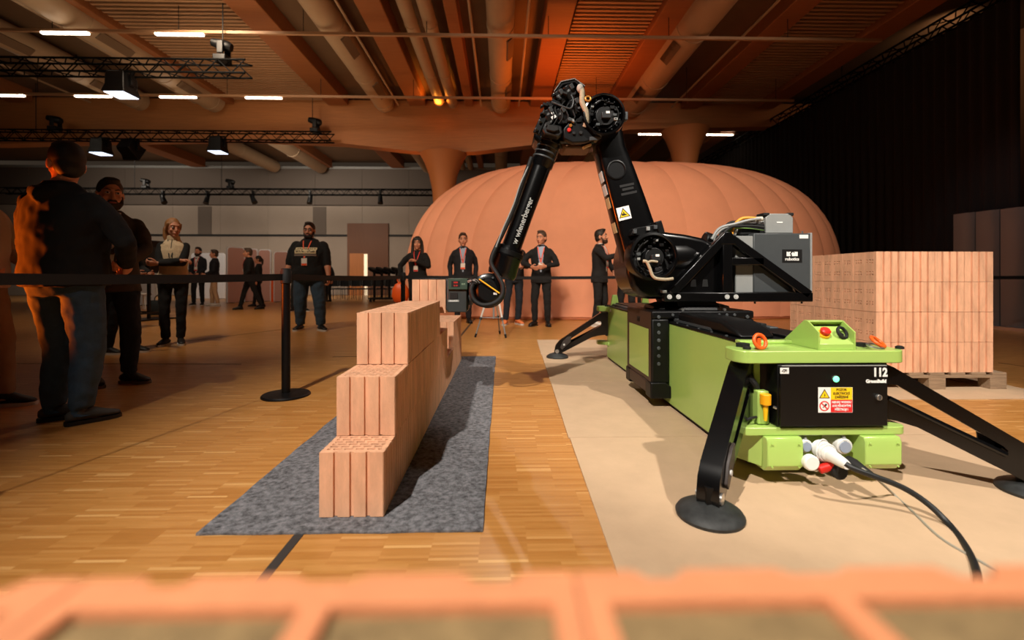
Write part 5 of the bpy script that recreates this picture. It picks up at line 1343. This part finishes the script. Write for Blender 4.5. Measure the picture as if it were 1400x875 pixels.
        rows.append(((an + V3((0, 0, -.035))) * s, e * 1.05 * s * (1 + (k - 1) * .6), e * 1.1 * s, V3((1, 0, 0)), V3((0, 1, 0))))
        g.loft(rows, 14)
    me = remesh(g, .0105 * s, 2, .020); me.materials.append(pants); link('trousers', me, rt)
    # ---- shoes
    for i in (0, 1):
        hip, kn, an, yw, lift = legs[i]
        fv = V3((math.sin(R(yw)), -math.cos(R(yw)), 0)); sv = V3((math.cos(R(yw)), math.sin(R(yw)), 0)); b0_ = V3((an.x, an.y, .028 + lift))
        g = G().loft([((b0_ + fv * t + V3((0, 0, h))) * s, wx_ * s, hh_ * s, sv, V3((0, 0, 1))) for t, h, wx_, hh_ in ((-.072, .022, .018, .018), (-.06, .024, .034, .028), (-.02, .032, .039, .042), (.03, .034, .041, .044), (.075, .026, .045, .034), (.12, .016, .047, .024), (.165, .010, .038, .016), (.188, .006, .016, .010))], 16)
        g.limb([(V3((an.x, an.y, .06 + lift))) * s, (V3((an.x, an.y, .10 + lift))) * s], [.040 * s, .038 * s], 12)
        o_ = link('shoe', mesh_of(g, 'shoe', shoes, smooth=80), rt)
        pts = []
        for t, wx_ in ((-.078, .018), (-.064, .036), (-.02, .041), (.03, .041), (.08, .048), (.125, .049), (.17, .040), (.195, .018)): pts.append((t, wx_))
        poly = [(b0_ + fv * t + sv * w_ - V3((0, 0, .028))) * s for t, w_ in pts] + [(b0_ + fv * t - sv * w_ - V3((0, 0, .028))) * s for t, w_ in reversed(pts)]
        link('sole', mesh_of(G().prism(poly, (0, 0, .024 * s)), 'sole', sole or SHOEB, smooth=60), o_)
    # ---- top garment with sleeves
    g = G(); g.loft(torso_rows(.006), 24)
    kk = 1 + (gx - 1) * .8
    def sleeve(i, g, frac=1.0, fat=1.0):
        sh, el, wr = arms[i]; q = el.lerp(wr, frac)
        g.limb([(sh + V3(((-.022 if i else .022), 0, -.028))) * s, sh.lerp(el, .5) * s, el * s], [.062 * s * kk * fat, .059 * s * kk * fat, .052 * s * kk * fat], 14)
        x, y, z = basis(wr - el)
        g.loft([(p * s, r_ * s * fat * kk, r_ * s * fat * kk, x, y) for p, r_ in ((el - z * .01, .05), (el.lerp(q, .5), .048), (q, .040), (q + z * .012, .040))], 14)
        g.ell(el * s, [.052 * s * kk * fat] * 3, None, 12, 8)
    fr = .22 if sleeves == 'pushed' else .93
    if vest is None:
        for i in (0, 1): sleeve(i, g, fr)
    if hood:
        g.limb([tf((-.10, .02, 1.46)) * s, tf((-.07, .10, 1.44)) * s, tf((0, .135, 1.41)) * s, tf((.07, .10, 1.44)) * s, tf((.10, .02, 1.46)) * s], [.035 * s, .045 * s, .055 * s, .045 * s, .035 * s], 12)
        g.loft([(tf((0, .016, 1.45)) * s, .10 * s, .085 * s, V3((1, 0, 0)), V3((0, 1, 0))), (tf((0, .02, 1.51)) * s, .088 * s, .082 * s, V3((1, 0, 0)), V3((0, 1, 0)))], 16)
    if kind == 'suit':   # collar and lapels
        for sg in (-1, 1):
            g.limb([tf((sg * .045, .075, 1.475)) * s, tf((sg * .072, .02, 1.48)) * s, front(sg * .070, 1.42, -.004), front(sg * .06, 1.32, -.004), front(sg * .03, 1.06, -.006)], [.016 * s, .017 * s, .018 * s, .018 * s, .010 * s], 8)
    me = remesh(g, .0098 * s, 2, .019); me.materials.append(vest or top); link({'suit': 'jacket', 'jumper': 'sweatshirt', 'woman': 'jacket'}[kind] if vest is None else 'vest', me, rt)
    if vest is not None:
        g = G(); g.loft(torso_rows(-.024, zmin=.9, zmax=1.47), 20)
        for i in (0, 1): sleeve(i, g, .95, .92)
        me = remesh(g, .0105 * s, 2, .008); me.materials.append(top); link('shirt', me, rt)
        g = G().loft([(tf((0, .015, 1.45)) * s, .082 * s, .074 * s, V3((1, 0, 0)), V3((0, 1, 0))), (tf((0, .01, 1.525)) * s, .072 * s, .070 * s, V3((1, 0, 0)), V3((0, 1, 0)))], 20)
        me = remesh(g, .009 * s, 2, .003); me.materials.append(vest); link('collar', me, rt)
    if shirt is not None:
        g = G(); vs = []; NZ, NX = 14, 6
        for j in range(NZ + 1):
            z = 1.475 - (1.475 - 1.0) * j / NZ; hwid = .058 * (1 - (j / NZ)) + .012 if kind == 'suit' and lanyard != 'open' else .05
            for i in range(NX + 1): vs.append(front(-hwid + 2 * hwid * i / NX, z, .008))
        back = [p + V3((0, .012, 0)) * s for p in vs]; n = NX + 1
        g.add(vs, [(j * n + i, j * n + i + 1, (j + 1) * n + i + 1, (j + 1) * n + i) for j in range(NZ) for i in range(NX)])
        link('shirt_front', mesh_of(g, 'shirt_front', shirt, smooth=80), rt)
        g = G().loft([(tf((0, .016, 1.455)) * s, .066 * s, .064 * s, V3((1, 0, 0)), V3((0, 1, 0))), (tf((0, .008, 1.51)) * s, .058 * s, .060 * s, V3((1, 0, 0)), V3((0, 1, 0)))], 18)
        link('collar', mesh_of(g, 'collar', shirt, smooth=60), rt)
    if lanyard is not None:
        g = G(); zb = 1.17
        for sg in (-1, 1):
            pts = [tf((sg * .062, .03, 1.50)) * s] + [front(sg * x, z, .016) for x, z in ((.060, 1.45), (.046, 1.38), (.028, 1.30), (.004, zb + .01))]
            for a, b_ in zip(pts, pts[1:]): g.bar(a, b_ + (b_ - a).normalized() * .004, .016 * s, .003 * s, td((0, 1, 0), 1.3))
        o_ = link('lanyard', mesh_of(g, 'lanyard', lanyard, smooth=40), rt)
        if badge:
            c = front(0, zb - .06, .018); x = td((1, 0, 0), 1.2)
            link('badge', mesh_of(G().obox(c, x, td((0, 1, 0), 1.2), (0, 0, 1), .043 * s, .002 * s, .058 * s), 'badge', BADGE), o_)
            link('badge_band', mesh_of(G().obox(c + td((0, -.0025, 0), 1.2) * s + V3((0, 0, -.04)) * s, x, td((0, 1, 0), 1.2), (0, 0, 1), .040 * s, .001 * s, .016 * s), 'badge_band', lanyard), o_)
    if extra: extra(rt, s, tf, front, arms, hd, td)
    return rt
# ---- the people in the photograph
person(90, 2.92, 1.775, 177, 'man in black hoodie and blue jeans seen from behind at far left', kind='jumper', girth=1.24, lean=(-.01, .02), head=(62, 0), feet=((-.13, .03, -35), (.11, -.03, -50)),
       hands=((-.20, -.22, 1.00), (.20, -.22, .97)), poles=((-.8, .2, -.5), (1, .15, -.4)), top=BLK, pants=DENIM, shoes=SHOEG, sole=SHOEB, hair=HAIRD, hood=True)
person(-36, 3.16, 1.74, 95, 'person in a light top and beige trousers, cut off by the left frame edge', kind='jumper', girth=1.05, feet=((-.10, 0, -5), (.10, -.1, 8)), top=M('light_top', (196, 172, 146), .9), pants=M('sand_trousers', (150, 118, 88), .9), shoes=SHOEB, sole=SOLE, hair=HAIRB,
       hands=((-.2, -.2, 1.0), (.2, -.2, 1.0)))
person(151, 3.92, 1.765, 40, 'bearded man in an open brown jacket standing right behind the man in the hoodie', kind='suit', girth=1.08, head=(10, 4), feet=((-.11, .04, 15), (.12, -.02, 45)), hands=((-.10, -.34, 1.06), (.10, -.36, 1.04)), poles=((-1, .4, -.4), (1, .3, -.4)),
       top=OLIVE, pants=DENIMD, shoes=SHOEB, sole=M('grey_sole', (96, 84, 72), .7), hair=HAIRD, beard=M('beard_grey', (52, 40, 32), .8, var=.3, scale=120), shirt=SHIRTW, fine=True, curl=.75)
person(165, 5.55, 1.62, 84, 'person in black with white soled shoes half hidden behind the bearded man', kind='suit', feet=((-.10, .08, 0), (.10, -.12, 0)), top=BLK, pants=BLK, shoes=SHOEB, sole=SOLE, hair=HAIRD, hands=((-.12, -.3, 1.05), (.12, -.3, 1.05)))
def vest_zip(rt, s, tf, front, arms, hd, td):
    g = G()
    for a, b_ in (((0, 1.49), (0, 1.4)), ((0, 1.4), (.0, 1.30))): g.bar(front(*a, .006), front(*b_, .008), .008 * s, .004 * s, (0, 1, 0))
    link('zip', mesh_of(g, 'zip', BLACKT), rt)
    g = G()
    for sg in (-1, 1): g.bar(front(sg * .05, 1.46, .012), front(sg * .012, 1.22, .02), .012 * s, .003 * s, (0, 1, 0))
    link('lanyard', mesh_of(g, 'lanyard', BLACKT), rt)
    g = G(); g.bar(front(-.115, 1.40, .006), front(-.05, 1.40, .006), .014 * s, .004 * s, (0, 1, 0)); link('pocket_zip', mesh_of(g, 'pocket_zip', BLACKT), rt)
person(237, 6.25, 1.725, 22, 'woman in a cream fleece vest with black sleeves, arms crossed', kind='woman', girth=1.06, head=(34, 4), feet=((-.085, .0, -12), (.085, .0, 18)), hands=((.13, -.19, 1.17), (-.12, -.21, 1.13)), poles=((-1, -.1, -.8), (1, -.1, -.8)),
       top=BLK, vest=FLEECE, pants=BLK, shoes=SHOEB, sole=SOLE, hair=HAIRL, hairstyle='tied', extra=vest_zip, fine=True)
person(271, 14.9, 1.90, 8, 'bearded man in a dark suit with red lanyard, far left by the partitions', kind='suit', feet=((-.12, 0, -10), (.12, 0, 15)), hands=((-.12, -.2, .98), (.1, -.22, .96)), top=NAVY, pants=BLK, shoes=SHOEB, sole=SOLE, hair=HAIRD, beard=HAIRD, shirt=SHIRTW, lanyard=LAN_R)
person(293, 14.6, 1.80, -62, 'man in navy blazer and beige trousers talking to the man in the suit', kind='suit', feet=((-.1, -.06, -5), (.1, .1, 5)), hands=((-.1, -.25, 1.0), (.12, -.2, .95)), top=NAVY, pants=BEIGE, shoes=SHOEW, sole=SOLE, hair=HAIRB, shirt=SHIRTW)
person(341, 13.1, 1.755, -55, 'man in dark clothes with red lanyard walking past the pink partitions', kind='jumper', feet=((-.08, -.22, 0), (.08, .30, 8, .0)), lean=(0, -.03), hands=((-.22, .1, .88), (.22, -.2, .90)), top=BLK, pants=BLK, shoes=SHOEB, hair=HAIRG, lanyard=LAN_R)
person(353, 14.4, 1.60, -70, 'shorter person in black walking just behind the man with red lanyard', kind='woman', feet=((-.08, -.14, 0), (.08, .16, 0)), top=BLK, pants=BLK, shoes=SHOEB, hair=HAIRD, hairstyle='tied')
def hoodie_print(rt, s, tf, front, arms, hd, td):
    K = 13; g = G(); vs = []
    for j in range(5):
        for i in range(K + 1): vs.append(front(-.165 + .33 * i / K, 1.345 - .10 * j / 4, .0095))
    n = K + 1
    pr = link('chest_print', mesh_of(G().add(vs, [(j * n + i, j * n + i + 1, (j + 1) * n + i + 1, (j + 1) * n + i) for j in range(4) for i in range(K)]), 'chest_print', M('cream_chest_print', (216, 198, 158), .8), smooth=80), rt)
    vs = []
    for j in range(3):
        for i in range(K + 1): vs.append(front(-.17 + .34 * i / K, 1.235 - .03 * j / 2, .0095))
    link('chest_stripe', mesh_of(G().add(vs, [(j * n + i, j * n + i + 1, (j + 1) * n + i + 1, (j + 1) * n + i) for j in range(2) for i in range(K)]), 'chest_stripe', M('grey_chest_print', (128, 112, 100), .8), smooth=80), rt)
    cu = bpy.data.curves.new('l', 'FONT'); cu.body = 'ORIGINALS'; cu.size = .078; cu.align_x = 'CENTER'; cu.align_y = 'CENTER'; cu.offset = .0025; cu.resolution_u = 2
    o = bpy.data.objects.new('l', cu); COL.objects.link(o); me = bpy.data.meshes.new_from_object(o); bpy.data.objects.remove(o)
    for v in me.vertices: v.co = front(v.co.x * .74, 1.296 + v.co.y * 1.12, .0125)
    me.materials.clear(); me.materials.append(STICK_B); me.name = 'chest_lettering'; link('chest_lettering', me, rt)
person(423, 7.95, 1.875, 4, 'heavy bearded man in a black hoodie with pushed-up sleeves and an orange lanyard', kind='jumper', girth=1.42, head=(4, 3), feet=((-.15, .02, -10), (.20, -.06, 42)), hands=((-.335, -.10, .86), (.335, -.10, .86)), poles=((-.3, 1, 0), (.3, 1, 0)), top=BLK, pants=DENIM, shoes=SHOEB, sole=SOLE,
       hair=HAIRD, beard=HAIRD, lanyard=LAN_O, sleeves='pushed', hood=True, glasses=True, extra=hoodie_print, fine=True)
person(408, 12.3, 1.70, 20, 'person hidden behind the heavy man in the hoodie, only dark shoes showing', kind='jumper', feet=((-.15, 0, -20), (.17, 0, 40)), top=BLK, pants=BLK, shoes=SHOEB, sole=SOLE, hair=HAIRB)
person(449, 17.3, 1.60, -30, 'distant person in black beside the rows of black chairs', kind='jumper', feet=((-.1, 0, 0), (.1, 0, 10)), top=BLK, pants=BLK, shoes=SHOEB, hair=HAIRB)
def bag(rt, s, tf, front, arms, hd, td):
    pass
person(571, 9.15, 1.735, -4, 'woman with long dark hair in a black jacket holding an orange bag by the dome', kind='woman', girth=1.12, head=(8, 2), feet=((-.1, 0, -8), (.1, 0, 12)), hands=((-.34, -.06, .92), (.02, -.22, 1.26)), poles=((-1, .3, 0), (1, .2, -.6)), top=BLK, pants=BLK, shoes=SHOEB,
       hair=HAIRD, hairstyle='long', lanyard=LAN_R, fine=True)
person(633, 9.25, 1.815, 4, 'man in a navy suit with orange lanyard standing straight before the dome', kind='suit', head=(2, 0), feet=((-.11, 0, -12), (.11, 0, 14)), hands=((-.24, .02, .88), (.24, .02, .88)), top=NAVY, pants=NAVY, shoes=SHOEB, hair=HAIRB, shirt=SHIRTB, lanyard=LAN_O, fine=True)
person(703, 8.95, 1.80, 10, 'person in dark jeans and orange white shoes half hidden behind the robot forearm', kind='jumper', head=(20, 0), feet=((-.17, -.02, -25), (.07, 0, 20)), hands=((-.2, -.2, 1.05), (.12, -.26, 1.12)), top=BLK, pants=DENIMD, shoes=M('orange_white_shoe', (232, 130, 76), .6), sole=SOLE, hair=HAIRD, fine=True)
person(740, 8.65, 1.80, -8, 'man in a black suit and orange lanyard gesturing with both hands', kind='suit', head=(-26, 2), feet=((-.12, 0, -28), (.12, 0, 12)), hands=((-.16, -.24, 1.09), (.09, -.25, 1.10)), poles=((-1, .3, -.5), (1, .3, -.5)), top=BLK, pants=BLK, shoes=SHOEB, hair=HAIRG, shirt=SHIRTB, lanyard=LAN_O, fine=True, curl=.35)
person(820, 8.6, 1.82, 52, 'man in a dark suit pointing to the right, left of the robot arm', kind='suit', lean=(.0, -.02), head=(12, -6), feet=((-.1, .05, 0), (.1, -.02, 10)), hands=((-.10, -.46, 1.30), (.16, -.2, 1.0)), poles=((-.8, .3, -.8), (1, .4, -.3)), top=BLK, pants=BLK, shoes=SHOEW, sole=SOLE, hair=HAIRD, beard=HAIRB, shirt=SHIRTW, lanyard=LAN_O, fine=True, curl=.1)
person(857, 8.95, 1.78, -35, 'person in dark clothes mostly hidden behind the robot shoulder', kind='suit', feet=((-.12, 0, -10), (.12, 0, 10)), hands=((-.12, -.22, 1.08), (.14, -.2, 1.0)), top=BLK, pants=BLK, shoes=SHOEB, hair=HAIRB, shirt=SHIRTW)
bpy.data.scenes.remove(TS)

# orange bag in the woman's hand
c = D(547.5, 8.95, .60)
rt = root('carrier_bag', c, 'rounded orange carrier bag hanging beside the woman in black', 'bag')
part('bag_body', G().loft([(c + Vector((0, 0, z)), rx_, ry_, (1, 0, 0), (0, 1, 0)) for z, rx_, ry_ in ((-.17, .06, .05), (-.15, .13, .08), (-.04, .17, .10), (.10, .16, .09), (.19, .10, .06), (.23, .04, .03))], 20, .8), ORANGE, rt, smooth=80)
part('bag_handle', G().torus(c + Vector((0, 0, .28)), (0, 1, 0), .06, .01, 20, 6), ORANGE, rt)

# ------------------------------------------------------------------ instrument tripod beyond the wall
pt = D(675, 7.0)
rt = root('tripod', pt, 'white instrument tripod standing behind the robot wrist', 'tripod')
ap = pt + Vector((0, 0, .95))
feet = [D(649.6, 7.03), D(683.5, 7.42), D(691.7, 6.95)]
for f in feet:
    dvec = (ap - f)
    lg_ = part('leg', G().cyl(f + dvec * .30, ap, .015, .02, 12), WHITE, rt)
    part('lower_tube', G().cyl(f + dvec * .04, f + dvec * .33, .011, .011, 10), LGREY, lg_)
    part('rubber_foot', G().cyl(f, f + dvec * .06, .014, .018, 10), BLACKT, lg_)
    part('clamp', G().cyl(f + dvec * .29, f + dvec * .33, .022, .022, 10), DGREY, lg_)
    m = f + dvec * .32; part('spreader', G().cyl(m, Vector((pt.x, pt.y, m.z)), .006, n=8), LGREY, rt)
part('centre_column', G().cyl(pt + Vector((0, 0, .29)), ap + Vector((0, 0, .12)), .014, n=12), LGREY, rt)
part('instrument_head', G().lathe(ap, [(.05, .05), (.10, .06), (.2, .06), (.24, .045), (.25, .03)], 20), BLACKM, rt)

# ------------------------------------------------------------------ exhibition furniture far left
PINK = M('pink_panel', (196, 150, 138), .8); WPAN = M('white_panel', (226, 226, 230), .6)
def partition(x0, x1, ytop, d, mat, label, trim=WPAN, dy=0.0):
    a, b_ = D(x0, d), D(x1, d + dy); h = HC - (ytop - HOR) * d / FPX
    ax = (b_ - a); L_ = ax.length; ax.normalize(); nr = Vector((-ax.y, ax.x, 0)) * .03
    rt = root('partition_panel', (a + b_) / 2, label, 'partition', 'rounded partition panels')
    def outline(ins):
        r_ = .12 - ins * .5; pts = [(ins, .02), (L_ - ins, .02)]
        for k in range(7): t = math.pi / 2 * k / 6; pts.append((L_ - ins - r_ + r_ * math.cos(t), h - ins - r_ + r_ * math.sin(t)))
        for k in range(7): t = math.pi / 2 * k / 6; pts.append((ins + r_ - r_ * math.sin(t), h - ins - r_ + r_ * math.cos(t)))
        return pts
    part('edge_frame', G().prism([a + ax * u - nr + Vector((0, 0, z)) for u, z in outline(0)], nr * 2), trim, rt, smooth=None)
    part('fabric_face', G().prism([a + ax * u - nr * 1.25 + Vector((0, 0, z)) for u, z in outline(.035)], nr * 2.5), mat, rt, smooth=None)
    for u in (.15, L_ - .15): part('foot', G().obox(a + ax * u + Vector((0, 0, .0105)), ax, nr.normalized(), (0, 0, 1), .03, .2, .01), BLACKT, rt)
partition(309.5, 334, 337, 16.2, PINK, 'pinkish rounded partition panel, first and largest from the left', dy=.6)
partition(335, 353, 340, 17.2, PINK, 'pinkish rounded partition panel behind the walking man')
partition(353.5, 371, 341, 17.4, PINK, 'pinkish rounded partition panel, third from the left')
partition(374.5, 396, 343.5, 17.0, PINK, 'pinkish rounded partition panel just left of the barrier post')
thing('orange_roll', G().cyl(D(372.5, 17.1, .0), D(372.5, 17.1, 1.0), .05, n=14), ORANGE, D(372.5, 17.1), 'upright orange tube between the pinkish panels', 'tube')
partition(176, 190, 331, 14.0, WPAN, 'tall white rounded panel behind the bearded man')
partition(192, 212, 338, 15.0, WPAN, 'lower white rounded panel behind the monitor stand')
partition(262, 308, 346, 19.5, WPAN, 'wide white panel behind the two talking men')
# monitor on a stand, seen edge on
c = D(201, 9.9)
rt = root('monitor_stand', c, 'black monitor on a floor stand seen from its edge, left of the woman', 'monitor')
ax = Vector((.35, .94, 0)).normalized(); nr = Vector((-ax.y, ax.x, 0))
part('screen', G().obox(c + Vector((0, 0, 1.38)), ax, nr, (0, 0, 1), .55, .03, .36), BLACKM, rt, .01)
part('screen_back', G().obox(c + nr * -.05 + Vector((0, 0, 1.38)), ax, nr, (0, 0, 1), .3, .03, .2), BLACKT, rt, .01)
part('pole', G().cyl(c + nr * -.06 + Vector((0, 0, .03)), c + nr * -.06 + Vector((0, 0, 1.3)), .035, n=14), BLACKM, rt)
part('base', G().obox(c + nr * -.06 + Vector((0, 0, .0155)), ax, nr, (0, 0, 1), .4, .28, .015), BLACKM, rt)
c = D(217, 11.2)
rt = root('carry_bag', c, 'dark soft bag standing on the floor beside the monitor stand', 'bag')
part('bag_body', G().loft([(c + Vector((0, 0, z)), a_, b_, (1, 0, 0), (0, 1, 0)) for z, a_, b_ in ((.005, .22, .13), (.06, .25, .15), (.25, .24, .13), (.36, .17, .06))], 18, .7), M('dark_teal_bag', (22, 30, 32), .8), rt, smooth=60)
part('handle', G().torus(c + Vector((0, 0, .38)), (0, 1, 0), .10, .012, 18, 6), BLACKT, rt)
def high_table(px, d, label):
    c = D(px, d); rt = root('high_table', c, label, 'table', 'black high tables')
    part('table_top', G().box((c.x - .35, c.y - .35, .94), (c.x + .35, c.y + .35, .97)), BLACKM, rt, .005)
    for sx in (-1, 1):
        for sy in (-1, 1): part('leg', G().box((c.x + sx * .3 - .018, c.y + sy * .3 - .018, 0), (c.x + sx * .3 + .018, c.y + sy * .3 + .018, .94)), BLACKM, rt)
        part('rail', G().box((c.x + sx * .3 - .012, c.y - .28, .25), (c.x + sx * .3 + .012, c.y + .28, .28)), BLACKM, rt)
    for sy in (-1, 1): part('rail', G().box((c.x - .28, c.y + sy * .3 - .012, .25), (c.x + .28, c.y + sy * .3 + .012, .28)), BLACKM, rt)
high_table(180, 8.4, 'black high table with thin square legs behind the bearded man')
c = D(197, 13.2)
rt = root('white_stool', c, 'small white stool in the distance left of the woman', 'stool')
part('seat', G().lathe(c, [(.42, .17), (.45, .18), (.47, .17)], 20), WHITE, rt)
for k in range(4):
    t = math.pi / 4 + k * math.pi / 2; part('leg', G().cyl(c + Vector((.19 * math.cos(t), .19 * math.sin(t), 0)), c + Vector((.12 * math.cos(t), .12 * math.sin(t), .42)), .014, n=8), WHITE, rt)
# rows of black chairs in front of the door
def chair_meshes():
    m = {}
    m['seat'] = mesh_of(G().box((-.21, -.2, .43), (.21, .2, .455)), 'seat', BLACKM)
    m['backrest'] = mesh_of(G().loft([(Vector((0, .2 + .03 * t, .55 + .32 * t)), .21, .012, (1, 0, 0), (0, 1, 0)) for t in (0, .5, 1)], 12), 'backrest', BLACKM)
    for i, (sx, sy) in enumerate(((-1, -1), (1, -1), (1, 1), (-1, 1))):
        m['leg%d' % i] = mesh_of(G().cyl((sx * .19, sy * .18, 0), (sx * .19, sy * .19, .88 if sy > 0 else .43), .011, n=6), 'leg', DGREY)
    return m
CM = chair_meshes()
def chair(px, d, rz, label):
    c = D(px, d); rt = root('stacking_chair', c, label, 'chair', 'black chairs along the back wall', R(rz))
    for k, me in CM.items(): link(k.rstrip('0123'), me, rt)
n = 0
for row, d in enumerate((18.6, 19.8)):
    for i in range(6):
        px = 453 + i * 15.5 + row * 7
        chair(px, d, 8 if row else -6, 'black chair in the %s row before the back wall, %s from the left' % (['nearer', 'farther'][row], ORD[i]))
# stacked black tables on a trolley
c = D(527, 17.2)
rt = root('table_trolley', c, 'trolley of folded black bistro tables beside the rows of chairs', 'trolley')
part('trolley_base', G().box((c.x - .55, c.y - .3, .10), (c.x + .55, c.y + .3, .16)), BLACKM, rt)
for sx in (-.5, .5):
    for sy in (-.22, .22): part('caster', G().cyl((c.x + sx, c.y + sy - .02, .05), (c.x + sx, c.y + sy + .02, .05), .05, n=14), BLACKT, rt)
for k in range(4):
    x = c.x - .42 + k * .28
    part('table_leg', G().cyl((x, c.y, .16), (x, c.y, 1.22), .05, n=12), BLACKM, rt)
    part('table_top', G().lathe((x, c.y + .02 * k, 1.16), [(0, .02), (.0, .26), (.05, .26), (.06, .24)], 20, (.5, -.2, 1)), BLACKM, rt)
